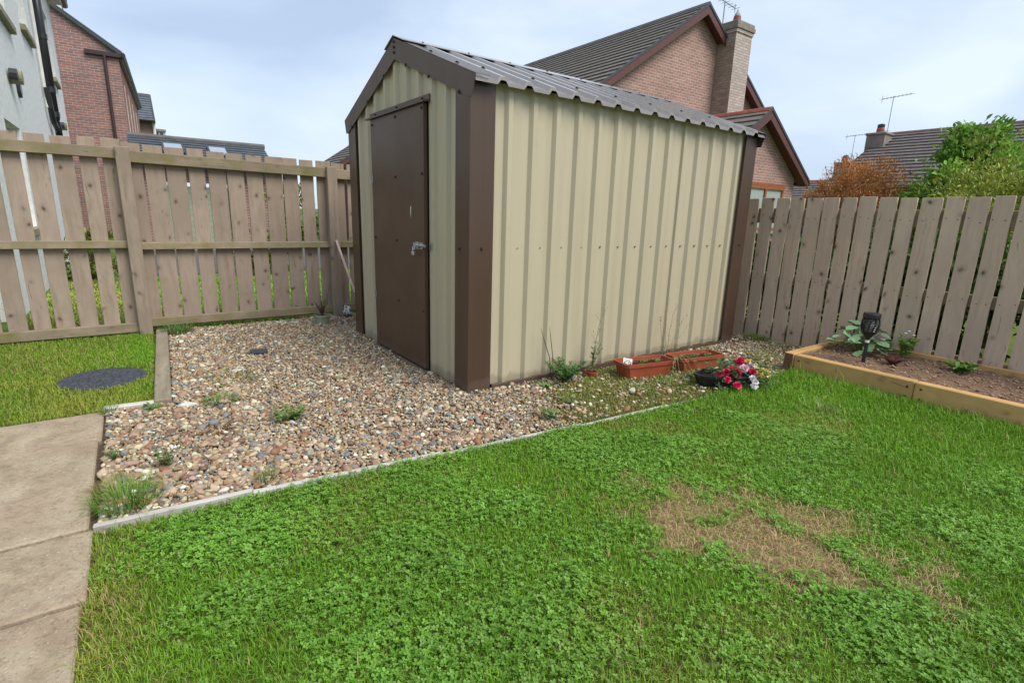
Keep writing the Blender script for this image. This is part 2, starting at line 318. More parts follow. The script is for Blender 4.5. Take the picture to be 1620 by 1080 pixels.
def np_mesh(name, V, tris, cols, mat, parent=None, smooth=False):
    """V (n,3), tris (m,3) or list of (m,k) arrays, cols (n,3)"""
    fl = tris if isinstance(tris, list) else [tris]
    me = bpy.data.meshes.new(name); nl = sum(f.size for f in fl); npoly = sum(len(f) for f in fl)
    me.vertices.add(len(V)); me.vertices.foreach_set('co', np.ascontiguousarray(V, np.float32).ravel())
    me.loops.add(nl); me.loops.foreach_set('vertex_index', np.concatenate([f.ravel() for f in fl]).astype(np.int32))
    me.polygons.add(npoly); tot = np.concatenate([np.full(len(f), f.shape[1]) for f in fl]); st = np.concatenate([[0], np.cumsum(tot)[:-1]])
    me.polygons.foreach_set('loop_start', st.astype(np.int32))
    try: me.polygons.foreach_set('loop_total', tot.astype(np.int32))
    except Exception: pass
    if smooth: me.polygons.foreach_set('use_smooth', np.ones(npoly, bool))
    if cols is not None:
        ca = me.color_attributes.new('Col', 'FLOAT_COLOR', 'POINT'); ca.data.foreach_set('color', np.concatenate([cols, np.ones((len(V), 1))], 1).astype(np.float32).ravel())
    me.materials.append(M[mat] if isinstance(mat, str) else mat); me.update(calc_edges=True); me.validate()
    o = link(name, me, parent)
    if name in ('foliage', 'crown', 'blades', 'buds', 'seed_heads'): o['kind'] = 'stuff'      # leaves too small to pick apart
    return o
_L = rng.random((64, 64))
def vnoise(x, y):
    xi = np.floor(x).astype(int); yi = np.floor(y).astype(int); fx = x-xi; fy = y-yi; fx = fx*fx*(3-2*fx); fy = fy*fy*(3-2*fy)
    g = lambda i, j: _L[i % 64, j % 64]
    return (g(xi,yi)*(1-fx)+g(xi+1,yi)*fx)*(1-fy) + (g(xi,yi+1)*(1-fx)+g(xi+1,yi+1)*fx)*fy
def fbm(x, y, s=1.0, o=4):
    t = 0; a = .5; w = 0
    for i in range(o): t = t + a*vnoise(x*s+17.3*i, y*s+5.1*i); w += a; a *= .55; s *= 2.1
    return t/w
def sstep(x, a, b): t = np.clip((x-a)/(b-a), 0, 1); return t*t*(3-2*t)
def in_view(x, y, z=0., mx=1.22):
    dx, dy, dz = x-CAM.x, y-CAM.y, z-CAM.z; f = dx*fw.x+dy*fw.y+dz*fw.z; r = dx*RT.x+dy*RT.y+dz*RT.z; d = dx*DN.x+dy*DN.y+dz*DN.z
    return (f > .25) & (np.abs(r) < f*mx*810/FPX+.7) & (d < f*mx*540/FPX+.25)

# ------------------------------------------------------------------ layout lines
EDGE = [(-2.0,-.625), (-1.465,-.655), (-.606,-.748), (.271,-.83), (1.0,-.875), (1.5,-.905)]
def edge_y(x): return np.interp(x, [p[0] for p in EDGE]+[2.55], [p[1] for p in EDGE]+[-.93])

# ------------------------------------------------------------------ ground
structure(MB().add([(-900,-900,-.03),(900,-900,-.03),(900,900,-.03),(-900,900,-.03)], [(0,1,2,3)]).build('ground', 'ground'))
lw = MB(); xs = np.linspace(-2.03, 3.6, 30)
P_ = [(-2.03,-6,0), (6.5,-6,0), (6.5,-.93,0), (2.55,-.93,0)] + [(x, float(edge_y(x))-.01, 0) for x in xs[::-1] if x < 2.5]
lw.add(P_, [tuple(range(len(P_)))])
lw.add([(-6,.78,0),(-1.71,.78,0),(-1.62,2.95,0),(-6,2.95,0)], [(0,1,2,3)])
lawn = structure(lw.build('lawn', 'lawnsoil'))
gb = MB(); P_ = [(x, float(edge_y(x))+.0, -.002) for x in xs if x < 2.55] + [(2.56,-.93,-.002), (3.6,-.93,-.002), (3.6,3.0,-.002), (-1.63,3.0,-.002), (-1.70,.74,-.002), (-2.03,.74,-.002)]
gb.add(P_, [tuple(range(len(P_)))]); gravel = structure(gb.build('gravel_bed', 'gravelsoil'))
structure(B(-2.0,9,8.2,13.6,-.028,-.012).build('driveway', 'drive'))

# concrete path with real joints
path = structure(B(-4.6,-2.03,-6,.78,-.06,-.03).build('path', 'gravelsoil'))
jy = [.775, .30, -.632, -1.072, -1.98, -2.9, -3.85]
for i in range(len(jy)-1):
    for x0, x1 in ((-3.1, -2.0-.012*(i % 2)), (-4.4, -3.11)):
        B(x0, x1, jy[i+1]+.007, jy[i]-.007, -.05, .020+.006*((i*5+int(x0)) % 3)).build('slab', 'concrete', path, bevel=.006, origin=((x0+x1)/2, (jy[i]+jy[i+1])/2, 0))

# ------------------------------------------------------------------ metal shed
SW, SL, HE, HR = 2.08, 3.03, 1.965, 2.37
shed = thing('metal_shed', (1.5, 1.04, 0), 'cream and brown corrugated metal garden shed with a pitched roof', 'shed')
def profile(t0, t1, first, pitch=.197, crown=.034, slope=.02, h=.025):
    """box profile along t: list of (t, out)"""
    pts = [(t0, 0)]; c = first
    while c < t1:
        for dt, o in ((-crown/2-slope, 0), (-crown/2, h), (crown/2, h), (crown/2+slope, 0)):
            if t0 < c+dt < t1: pts.append((c+dt, o))
        c += pitch
    pts.append((t1, 0)); return pts
def sheet(pts, lo, hi, place):
    mb = MB(); k = len(pts)
    vs_ = [place(t, o, lo(t)) for t, o in pts] + [place(t, o, hi(t)) for t, o in pts]
    return mb.add(vs_, [(i, i+1, k+i+1, k+i) for i in range(k-1)])
def thick(o, t=.0015):
    md = o.modifiers.new('thickness', 'SOLIDIFY'); md.thickness = t; md.offset = -1; return o
# side wall: three lapped sheets facing -y
ribs = profile(.06, SL-.06, .262, .196)
cuts = [.06, 1.03, 2.0, SL-.06]
for i in range(3):
    pp = [p for p in ribs if cuts[i]-.001 <= p[0] <= cuts[i+1]+.001]
    if i > 0: pp = [(cuts[i], .0)] + pp if pp[0][0] > cuts[i] else pp
    if i < 2 and pp[-1][0] < cuts[i+1]+.012: pp = pp + [(cuts[i+1]+.012, 0)]
    thick(sheet(pp, lambda t: .045, lambda t: HE+.015, lambda t, o, z, i=i: (t, -o-.005*(2-i), z)).build('wall_sheet', 'cream', shed))
thick(sheet(profile(.06, SL-.06, .25), lambda t: .03, lambda t: HE+.02, lambda t, o, z: (t, SW+o, z)).build('wall_sheet', 'cream', shed))
sl = .383
gz = lambda t: HR+.02 - sl*abs(t-SW/2)
def front_pts(a, b):
    pts = [p for p in profile(.05, SW-.05, .30, .196) if a <= p[0] <= b]
    if pts[0][0] > a+.001: pts = [(a, pts[0][1])] + pts
    if pts[-1][0] < b-.001: pts = pts + [(b, pts[-1][1])]
    if a < SW/2 < b:
        k = [i for i in range(len(pts)) if pts[i][0] < SW/2][-1]; u = (SW/2-pts[k][0])/(pts[k+1][0]-pts[k][0]); pts.insert(k+1, (SW/2, pts[k][1]*(1-u)+pts[k+1][1]*u))
    return pts
DY0, DY1, DZ = .525, 1.50, 1.925
for a, b, lo in ((.05, DY0-.002, .0), (DY1+.002, SW-.05, .0), (DY0, DY1, DZ+.012)):
    thick(sheet(front_pts(a, b), lambda t, lo=lo: lo+.01, gz, lambda t, o, z: (-o, t, z)).build('front_sheet', 'cream', shed))
thick(sheet(profile(.05, SW-.05, .30), lambda t: .01, gz, lambda t, o, z: (SL+o, t, z)).build('wall_sheet', 'cream', shed))
# corner trims (brown angles)
cw = .145
for cx, cy, sx, sy in ((0,0,1,1), (SL,0,-1,1), (0,SW,1,-1), (SL,SW,-1,-1)):
    o_ = .034; x0, y0 = cx-sx*o_, cy-sy*o_; t = .003
    poly = [(x0,y0), (x0+sx*(cw+o_),y0), (x0+sx*(cw+o_),y0+sy*.012), (x0+sx*(cw+o_)-sx*t,y0+sy*.012), (x0+sx*(cw+o_)-sx*t, y0+sy*t), (x0+sx*t,y0+sy*t), (x0+sx*t, y0+sy*(cw+o_)-sy*t), (x0+sx*.012,y0+sy*(cw+o_)-sy*t), (x0+sx*.012,y0+sy*(cw+o_)), (x0,y0+sy*(cw+o_))]
    tr = MB().prism([(p[0], p[1], -.03) for p in poly], (0,0,HE+.02)).build('corner_trim', 'brown', shed)
# base rail
B(.15, SL-.15, -.052, -.041, -.03, .056).build('base_rail', 'brown', shed, bevel=.002)
B(-.03, SL-.1, SW+.028, SW+.04, -.03, .035).build('base_rail', 'brown', shed)
# roof: ribbed sheets running from ridge to eave
EO = .085
for side in (0, 1):
    pr_ = profile(-.035, SL+.05, .16, .198, .036, .022, .028)
    cutsr = [-.035, 1.0, 2.0, SL+.05]
    for i in range(3):
        pp = [p for p in pr_ if cutsr[i] <= p[0] <= cutsr[i+1]]
        if pp[0][0] > cutsr[i]: pp = [(cutsr[i], 0)] + pp
        if pp[-1][0] < cutsr[i+1]: pp.append((cutsr[i+1], 0))
        k = len(pp); vs_ = []
        for v in (0, .5, .97, 1.0, 1.03):                # down the slope, last strip is the turned-down lip
            for t, o in pp:
                y = SW/2*(1-v) if v <= 1 else None
                d = SW/2 + (EO if True else 0)
                yy = d*min(v/1.0, 1); zz = HR+.03 - sl*yy + o
                if v > 1: yy = d+.004; zz = HR+.03 - sl*d + o - .022
                ycoord = SW/2 - yy if side == 0 else SW/2 + yy
                vs_.append((t, ycoord, zz))
        fs_ = [(r*k+j, r*k+j+1, (r+1)*k+j+1, (r+1)*k+j) for r in range(4) for j in range(k-1)]
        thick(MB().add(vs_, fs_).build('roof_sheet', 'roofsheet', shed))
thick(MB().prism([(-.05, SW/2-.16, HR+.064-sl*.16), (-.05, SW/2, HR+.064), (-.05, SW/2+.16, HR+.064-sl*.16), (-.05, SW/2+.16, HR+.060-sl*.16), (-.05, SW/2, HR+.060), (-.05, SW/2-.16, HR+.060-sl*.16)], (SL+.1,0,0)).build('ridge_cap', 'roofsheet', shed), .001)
# barge boards (front and back): face + top flange
dpt = .145
for x0, sg in ((-.042, 1), (SL+.052, -1)):
    for s in (-1, 1):
        ye = SW/2 + s*(SW/2+.1); zt = HR+.050; ze = zt - sl*(SW/2+.1)
        poly = [(x0, SW/2, zt), (x0, ye, ze), (x0, ye-s*.035, ze-dpt+.03), (x0, ye-s*.08, ze-dpt+sl*.08), (x0, SW/2, zt-dpt)]
        bb = MB().prism(poly, (.003*sg, 0, 0)).build('barge_board', 'brown', shed)
        MB().prism([(x0, SW/2, zt), (x0, ye, ze), (x0, ye, ze-.003), (x0, SW/2, zt-.003)], (sg*.10, 0, 0)).build('flange', 'brown', bb)
# timber eave purlin shadow line under the roof
# door
door = B(-.062, -.030, DY0+.012, DY1-.004, .045, DZ-.012).build('door', 'brown', shed, bevel=.003)
B(-.024, -.004, DY0-.004, DY1+.004, .02, DZ).build('door_gap_shade', 'dark', shed)  # near-black slab filling the opening, colours in the shade of the door gaps
hd = MB().prism([(-.03, DY0-.03, DZ-.008), (-.085, DY0-.03, DZ-.016), (-.085, DY0-.03, DZ-.006), (-.036, DY0-.03, DZ+.004), (-.036, DY0-.03, DZ+.04), (-.03, DY0-.03, DZ+.04)], (0, DY1-DY0+.10, 0)).build('door_header', 'brown', shed)
MB().prism([(-.03, DY0-.02, 0), (-.095, DY0-.02, -.01), (-.095, DY0-.02, .02), (-.062, DY0-.02, .036), (-.03, DY0-.02, .036)], (0, DY1-DY0+.05, 0)).build('threshold', 'brown', shed, bevel=.003)
for z in (1.45, .49):
    h = B(-.068, -.0625, DY1-.03, DY1+.02, z-.035, z+.035).build('hinge', 'zinc', shed, bevel=.001)
    MB().tube([(-.07, DY1-.002, z-.036), (-.07, DY1-.002, z+.036)], .006, 8).build('hinge_pin', 'zinc', h)
def screw(x, y, z, n, parent, mat='screw', r=.009):
    mb = MB(); nv = Vector(n); mb.tube([Vector((x,y,z)), Vector((x,y,z))+nv*.003], r*1.25, 8); mb.tube([Vector((x,y,z))+nv*.003, Vector((x,y,z))+nv*.009], r*.7, 6); return mb.build('screw', mat, parent)
for y, z in ((1.0,1.875), (1.015,1.45), (1.455,1.865), (.56,1.88), (.56,1.455), (1.455,.975), (1.015,.975), (1.0,.50), (.56,.485)): screw(-.062, y, z, (-1,0,0), door)
for y in (.6, 1.03, 1.45): screw(-.0355, y, DZ+.022, (-1,0,0), hd, r=.008)
MB().prism([(-.0624,.745,1.23),(-.0624,.755,1.235),(-.0624,.758,1.19),(-.0624,.75,1.15),(-.0624,.749,1.18)], (-.0006,0,0)).build('paint_scrape', 'tag', door)
lt = B(-.0695, -.0625, .555, .675, .932, .982).build('hasp', 'zinc', shed, bevel=.002)
MB().tube([(-.078,.50,.962), (-.079,.64,.962)], .011, 8).build('bolt_bar', 'zinc', lt)
B(-.086, -.0697, .60, .622, .94, .985).build('staple', 'zinc', lt, bevel=.003); B(-.086, -.0697, .655, .672, .94, .978).build('staple', 'zinc', lt, bevel=.003)
MB().tube([(-.085,.632,.962), (-.094,.634,.93), (-.096,.655,.918), (-.088,.668,.945)], .006, 6).build('shackle', 'zinc', lt)
B(-.106, -.084, .63, .67, .885, .917).build('padlock', 'zinc', lt, bevel=.007)
B(-.034, -.0285, .475, .522, .935, .985).build('keeper', 'zinc', lt, bevel=.002)
cr_x = [.164+.196*i for i in range(15)]
for x in cr_x:
    if .17 < x < SL-.17: screw(x, -.005, .978, (0,-1,0), shed, 'zinc', .0085)
for x in (.06, SL-.05): screw(x, -.034, .978, (0,-1,0), shed)
for y in (.085,): screw(-.034, y, .972, (-1,0,0), shed)
screw(-.004, .34, .965, (-1,0,0), shed, 'zinc'); screw(-.004, 1.74, .965, (-1,0,0), shed, 'zinc')
for s in (-1, 1):
    for u in (.2, .55, .95): screw(-.042, SW/2+s*u, HR-.06-sl*u-.035, (-1,0,0), shed, r=.011)
for k in range(3): screw(-.042, SW/2, HR+.02-.035*k, (-1,0,0), shed, r=.01)
for x in np.arange(.16, SL, .396):
    for yy in (.06, .9): screw(float(x), SW/2-yy, HR+.060-sl*yy, (0,-.4,.9), shed, 'black', .011)
for yy in (.15, .5, .85): screw(-.0, SW/2-yy, HR+.054-sl*yy, (0,-.4,.9), shed, 'black', .012)

# ------------------------------------------------------------------ fences
def board_mesh(w, h, t, along='x'):
    mb = MB(); mb.box(-w/2, w/2, -t/2, t/2, 0, h) if along == 'x' else mb.box(-t/2, t/2, -w/2, w/2, 0, h)
    return mb
fl = thing('timber_fence', (-1.7, 3.0, 0), 'weathered close-board timber fence with rails on the near side, left of the shed', 'fence')
gaps = [-.171,-.333,-.498,-.659,-.81,.146,.31,.475,.63,.797,.964,1.132,1.306,1.474,1.629,1.80,1.96]
for i in range(19): gaps.append(-.81-.163*(i+1))
for i in range(6): gaps.append(1.96+.166*(i+1))
gaps = sorted(gaps); gaps.insert(gaps.index(.146), -.01)
for i in range(len(gaps)-1):
    x0, x1 = gaps[i]-1.728, gaps[i+1]-1.728; g = .0125 + (.006 if x1 < -1.75 else .003) + random.uniform(-.003, .003); w = x1-x0-2*g
    if w < .05: continue
    top = (1.725 if x1 < -1.73 else 1.712-.018*(x1+1.73)) + random.uniform(-.007, .007); y0 = 3.034
    if x1 > -1.73: w += .012
    o = board_mesh(w, top-.05, .02).build('board', 'fence', fl, bevel=.002, at=((x0+x1)/2 + random.uniform(-.003,.003), y0+random.uniform(-.002,.002), .05))
    o.rotation_euler.y = random.uniform(-.006, .006)
for xa, xb, zs in ((-6.0, -1.76, ((1.565,1.655),(.80,.865),(.03,.115))), (-1.70, .05, ((1.53,1.628),(.785,.85),(.07,.15))), (.08, 1.5, ((1.51,1.608),(.785,.85),(.07,.15)))):
    for z0, z1 in zs:
        o = B(xa, xb, 2.972, 3.022, z0, z1).build('rail', 'rail', fl, bevel=.004, origin=((xa+xb)/2, 2.99, (z0+z1)/2))
        if -2 < xa < 0 and z0 > 1: o.rotation_euler.y = .013
for x, h in ((-1.735, 1.665), (.055, 1.63), (-3.53, 1.70), (-5.33, 1.70)):
    o = MB().box(-.052, .052, -.06, .03, 0, h).build('post', 'post', fl, bevel=.005, at=(x, 2.985, 0))
B(-6, -1.8, 3.026, 3.05, 0, .045).build('gravel_board', 'rail', fl, origin=(-3.9, 3.03, 0))

fr = thing('timber_fence', (3.49, -1.2, 0), 'brown vertical board fence behind the raised bed', 'fence')
gr = [.249,.089,-.06,-.21,-.36,-.515,-.665,-.806,-.959,-1.114,-1.254,-1.418,-1.558,-1.715,-1.859]
for i in range(12): gr.append(-1.859-.152*(i+1))
gr = [.249+.155*k for k in range(5, 0, -1)] + gr
for i in range(len(gr)-1):
    y0, y1 = gr[i+1], gr[i]; w = y1-y0-.018-.008*random.random()
    if y1 < -1.2: w -= .006
    o = board_mesh(w, 1.42+random.uniform(-.006,.008), .021, 'y').build('board', 'fence_r', fr, bevel=.002, at=(3.482, (y0+y1)/2, .012))
    o.rotation_euler.x = random.uniform(-.006, .006)
nm = MB().tube([(0,0,0),(-.0025,0,0)], .0042, 6).mesh('nail'); nm.materials.append(M['screw'])
nf = MB().tube([(0,0,0),(0,-.0025,0)], .0045, 6).mesh('nail'); nf.materials.append(M['screw'])
for o in [c for c in fr.children if c.name.startswith('board')]:
    if not (-2.4 < o.location.y < .3): continue
    for z in (1.26, .65, .165):
        for dy in (-.035, .035):
            c = bpy.data.objects.new('nail', nm); col.objects.link(c); c.parent = o; c.location = (-.0106, dy+random.uniform(-.01,.01), z-.012+random.uniform(-.02,.02))
for z0, z1 in ((1.19,1.335), (.60,.70), (.12,.21)): B(3.495, 3.54, -3.6, 1.0, z0, z1).build('rail', 'rail_y', fr, bevel=.004, origin=(3.52, -1.3, z0))
for y in (.5, -1.32, -3.1): MB().box(-.05, .05, -.05, .05, 0, 1.40).build('post', 'post', fr, bevel=.004, at=(3.592, y, 0))

# ------------------------------------------------------------------ edging timbers
eg = thing('lawn_edging', (-.3, -.78, 0), 'thin silvery grey timber edging between gravel and lawn', 'edging')
for i in range(len(EDGE)-1):
    (xa, ya), (xb, yb) = EDGE[i], EDGE[i+1]; L_ = math.hypot(xb-xa, yb-ya)
    o = B(-L_/2+.001, L_/2-.001, -.014, .014, -.04, .036-.009*i).build('board', 'edging', eg, bevel=.003, at=((xa+xb)/2, (ya+yb)/2, 0)); o.rotation_euler.z = math.atan2(yb-ya, xb-xa)
sp_ = thing('sleeper_edging', (-1.66, 1.8, 0), 'grey timber beam edging the gravel, running up to the fence post', 'edging')
o = B(-.045, .045, -1.09, 1.09, -.03, .055).build('beam', 'sleeper', sp_, bevel=.006, at=(-1.665, 1.815, 0)); o.rotation_euler.z = -.045
o = B(-.15, .15, -.025, .025, -.03, .042).build('return_board', 'edging', sp_, bevel=.004, at=(-1.85, .765, 0)); o.rotation_euler.z = -.08

# ------------------------------------------------------------------ round cover in the left lawn
dm = MB(); n = 40
dm.lathe([(.255,-.02), (.255,.016), (.247,.022), (.0001,.026)], (-2.02, 1.52, 0), 40)
tag(dm.build('round_cover', 'disc'), 'round dark grey speckled cover set flush in the grass', 'cover')

# ------------------------------------------------------------------ raised bed
bed = thing('raised_bed', (3.0, -1.9, 0), 'raised bed of new yellow timber sleepers filled with dry soil', 'raised bed')
BX0, BX1, BY = 2.50, 3.465, -.925
B(BX0+.012, BX0+.085, -1.748, BY-.002, -.02, .165).build('sleeper', 'newwood_y', bed, bevel=.006, origin=(BX0+.045, -1.3, .08))
B(BX0+.010, BX0+.083, -4.2, -1.752, -.02, .163).build('sleeper', 'newwood_y', bed, bevel=.006, origin=(BX0+.045, -2.9, .08))
for y_, z_ in ((BY-.04,.04), (BY-.04,.12), (-1.71,.05), (-1.71,.12), (-1.79,.05), (-1.79,.12)): screw(BX0+.0115, y_, z_, (-1,0,0), bed, 'screw', .006)
B(BX0, BX1-.01, BY, BY+.075, -.02, .172).build('sleeper', 'newwood_x', bed, bevel=.006, origin=(3.0, BY, .08))
B(BX0-.0035, BX0+.001, BY+.004, BY+.071, -.01, .166).build('sleeper_end', 'endgrain', bed)
B(BX1-.035, BX1, -4.2, BY-.002, -.02, .185).build('back_board', 'newwood_y', bed, bevel=.004, origin=(3.45, -2.5, .08))
nx, ny = 26, 90; sx = np.linspace(BX0+.08, BX1-.03, nx); sy = np.linspace(-4.2, BY, ny); X, Y = np.meshgrid(sx, sy)
Z = .105 + .03*fbm(X, Y, 5) + .035*fbm(X, Y, 19) + .02*fbm(X, Y, 60, 2); V = np.stack([X, Y, Z], -1).reshape(-1, 3)
idx = np.arange(nx*ny).reshape(ny, nx); Q = np.stack([idx[:-1,:-1], idx[:-1,1:], idx[1:,1:], idx[1:,:-1]], -1).reshape(-1, 4)
np_mesh('soil', V, [Q], None, 'soil', bed, True)
cr_n = 1400; px = rng.uniform(BX0+.1, BX1-.05, cr_n); py = rng.uniform(-3.4, BY-.02, cr_n)

# ------------------------------------------------------------------ stones
def ico(sub):
    bm = bmesh.new(); bmesh.ops.create_icosphere(bm, subdivisions=sub, radius=1); v = np.array([x.co[:] for x in bm.verts]); f = np.array([[q.index for q in p.verts] for p in bm.faces]); bm.free(); return v, f
I1, F1 = ico(1); I2, F2 = ico(2)
PAL = np.array([(.42,.29,.19),(.32,.195,.125),(.29,.135,.07),(.56,.47,.35),(.215,.205,.195),(.15,.155,.165),(.40,.25,.18),(.33,.22,.135),(.48,.36,.245),(.18,.105,.07),(.62,.56,.47)])
PW = np.array([.18,.16,.08,.075,.09,.055,.09,.14,.085,.07,.03]); PW = PW/PW.sum()
def rot_mats(n, tilt=.5):
    yaw = rng.uniform(0, 2*np.pi, n); a = rng.normal(0, tilt, n); b = rng.normal(0, tilt, n)
    cz, sz = np.cos(yaw), np.sin(yaw); ca, sa = np.cos(a), np.sin(a); cb, sb = np.cos(b), np.sin(b)
    Rz = np.zeros((n,3,3)); Rz[:,0,0]=cz; Rz[:,0,1]=-sz; Rz[:,1,0]=sz; Rz[:,1,1]=cz; Rz[:,2,2]=1
    Rx = np.zeros((n,3,3)); Rx[:,0,0]=1; Rx[:,1,1]=ca; Rx[:,1,2]=-sa; Rx[:,2,1]=sa; Rx[:,2,2]=ca
    Ry = np.zeros((n,3,3)); Ry[:,1,1]=1; Ry[:,0,0]=cb; Ry[:,0,2]=sb; Ry[:,2,0]=-sb; Ry[:,2,2]=cb
    return Rx@Ry@Rz
def gravel_density(x, y):
    d = np.ones_like(x)
    strip = (x > .0) & (y < 0)
    g = fbm(x, y, 3.2)
    # the strip in front of the long wall is grown over: gravel thins out away from the near corner
    d = np.where(strip, np.clip(1.15 - sstep(x+.8*(-.25-y), .25, .95)*1.12 + (g-.5)*1.5 + .45*sstep(y, -.32, -.08)*(1-sstep(x, 1.0, 1.4)) + .75*sstep(x, 2.05, 2.35), 0.13, 1), d)
    d = np.where((x > 2.2), np.clip(.55+(g-.5)*2, .1, 1), d)
    return d
def gravel_ok(x, y):
    ok = (y > edge_y(x)+.015) & (y < 3.0) & (x > -1.985) & (x < 3.45)
    ok &= ~((x < -1.613+.045*(y-1.815)) & (y > .74)); ok &= ~((x > -.02) & (y > -.03) & (y < SW+.03) & (x < SL+.03))
    ok &= ~((x > .9) & (y > .5) & (x < 3.1)); ok &= ~((x > 2.49) & (y < BY+.08)); ok &= in_view(x, y)
    return ok
pos = []
for layer, (sp_c, off) in enumerate(((.0155, 0), (.021, .011))):
    gx, gy = np.meshgrid(np.arange(-2, 3.5, sp_c), np.arange(-1, 3.05, sp_c)); gx = gx.ravel()+off; gy = gy.ravel()+off
    gx = gx + rng.uniform(-.5, .5, gx.size)*sp_c; gy = gy + rng.uniform(-.5, .5, gy.size)*sp_c
    k = gravel_ok(gx, gy); gx, gy = gx[k], gy[k]; k = rng.random(gx.size) < gravel_density(gx, gy); gx, gy = gx[k], gy[k]
    pos.append(np.stack([gx, gy, np.full(gx.size, layer)], 1))
pos = np.concatenate(pos); ns = len(pos)
cd = np.hypot(pos[:,0]-CAM.x, pos[:,1]-CAM.y)
size = np.clip(rng.lognormal(np.log(.0081), .38, ns), .004, .022)*np.where(pos[:,0] < -1.2, 1.15, 1.0)
scl = np.stack([size*rng.uniform(.95,1.4,ns), size*rng.uniform(.75,1.05,ns), size*rng.uniform(.45,.75,ns)], 1)
Rm = rot_mats(ns, .42); pc = np.array((.97,1.08,1.03))*PAL[rng.choice(len(PAL), ns, p=PW)]*rng.uniform(.72, 1.22, (ns,1))*rng.uniform(.94, 1.06, (ns,3))
pz_ = .004 + scl[:,2]*.55 + pos[:,2]*.009 + rng.uniform(0, .005, ns) + .012*fbm(pos[:,0], pos[:,1], 4)
ctr = np.stack([pos[:,0], pos[:,1], pz_], 1)
app = size*np.maximum(scl[:,0], scl[:,1])/size/cd*(1+.5*pos[:,2])
big = np.zeros(ns, bool); big[np.argsort(-app)[:300]] = True
# the 300 that show largest: objects of their own, eleven shared meshes
stone_me = []
for i in range(11):
    v = I2*(1+.16*(np.sin(I2@rng.normal(0,2.2,3)+rng.uniform(0,6))+np.sin(I2@rng.normal(0,2.6,3)+rng.uniform(0,6))))[:,None]
    me = bpy.data.meshes.new('stone'); me.from_pydata(v.tolist(), [], F2.tolist()); me.polygons.foreach_set('use_smooth', [True]*len(F2))
    c = tuple(PAL[i]); me.materials.append(plain('pebble_%d' % i, c, tuple(x*.7 for x in c), 1.1, .65, bs=.15)); stone_me.append(me)
for i in np.where(big)[0]:
    o = bpy.data.objects.new('stone', stone_me[rng.choice(11, p=PW)]); col.objects.link(o); o.parent = gravel
    o.location = ctr[i]; o.scale = scl[i]; o.rotation_euler = (rng.normal(0,.3), rng.normal(0,.3), rng.uniform(0,6.28))
def stones_np(sel, base, faces, name):
    n = sel.sum(); k = len(base); ph = rng.uniform(0, 6, (n,1)); w1 = rng.normal(0, 2, (n,3))
    v = np.repeat(base[None], n, 0)*(1+.14*np.sin(np.einsum('kj,nj->nk', base, w1)+ph))[...,None]
    v = v*scl[sel][:,None,:]; v = np.einsum('nij,nkj->nki', Rm[sel], v) + ctr[sel][:,None,:]
    F = (faces[None] + (np.arange(n)*k)[:,None,None]).reshape(-1, 3)
    o = np_mesh(name, v.reshape(-1,3), F, np.repeat(pc[sel], k, 0), 'stonecol', gravel, True); o['kind'] = 'stuff'; return o
near = (cd < 2.75) & ~big; far = (cd >= 2.75) & ~big
stones_np(near, I2, F2, 'pebbles'); stones_np(far, I1, F1, 'pebbles')
# clods in the raised bed
n = cr_n; k = len(I1); ss = rng.uniform(.003, .012, (n,1,1))**1.0; v = I1[None]*(1+.3*rng.normal(0,.6,(n,k,1)))*ss*np.array([1,1,.7]); v = v + np.stack([px, py, .118+.03*fbm(px,py,5)+.035*fbm(px,py,19)], 1)[:,None,:]
cc = np.array([(.29,.185,.12)])*rng.uniform(.6, 1.5, (n,1))
o = np_mesh('soil_clods', v.reshape(-1,3), (F1[None]+(np.arange(n)*k)[:,None,None]).reshape(-1,3), np.repeat(cc, k, 0), 'stonecol', bed); o['kind'] = 'stuff'

# ------------------------------------------------------------------ grass and clover
def blades(P, h, w, az, bend, c, z0=0.0):
    """curved three-triangle blades"""
    n = len(P); d = np.stack([np.cos(az), np.sin(az)], 1); s = np.stack([-d[:,1], d[:,0]], 1)
    z0 = np.broadcast_to(z0, (n,)); V = np.zeros((n,5,3))
    b = bend[:,None]
    V[:,0,:2] = P - s*w[:,None]/2; V[:,1,:2] = P + s*w[:,None]/2; V[:,0,2] = V[:,1,2] = z0
    m_ = P + d*(h[:,None]*b*.35); V[:,2,:2] = m_ - s*w[:,None]*.42; V[:,3,:2] = m_ + s*w[:,None]*.42; V[:,2,2] = V[:,3,2] = z0 + h*.6*np.sqrt(np.clip(1-bend**2*.3, .1, 1))
    V[:,4,:2] = P + d*(h[:,None]*b); V[:,4,2] = z0 + h*np.sqrt(np.clip(1-bend**2*.8, .04, 1))
    i = (np.arange(n)*5)[:,None]
    q = i + np.array([[0,1,3,2]]); t = i + np.array([[2,3,4]])
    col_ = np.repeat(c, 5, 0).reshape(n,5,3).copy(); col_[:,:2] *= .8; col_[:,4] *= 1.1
    return V.reshape(-1,3), q, t, col_.reshape(-1,3)
def scatter(x0, x1, y0, y1, dens):
    n = int((x1-x0)*(y1-y0)*dens); return rng.uniform(x0, x1, n), rng.uniform(y0, y1, n)
def patch_mask(x, y):
    # worn, straw-coloured patch in the lawn
    u, v = (x-.09), (y+1.99); c, s = math.cos(rad(-58)), math.sin(rad(-58)); p = u*c+v*s; q = -u*s+v*c
    r = np.sqrt((p/.46)**2 + (q/.29)**2) + (fbm(x, y, 8)-.5)*2.5
    return (1-sstep(r, .5, 1.15))*.92
def clover_w(x, y):
    g = fbm(x+3, y+9, 2.6, 4)
    w = .8 - .75*sstep(x+.4*y, .35, 1.35) - .9*(1-sstep(x, -1.95, -1.62)) + (g-.5)*3.2
    w = w - .4*sstep(y, -1.2, -.75)*sstep(x, -.2, .6)
    return np.clip(w, 0.05, 1)*(1-.93*patch_mask(x, y))
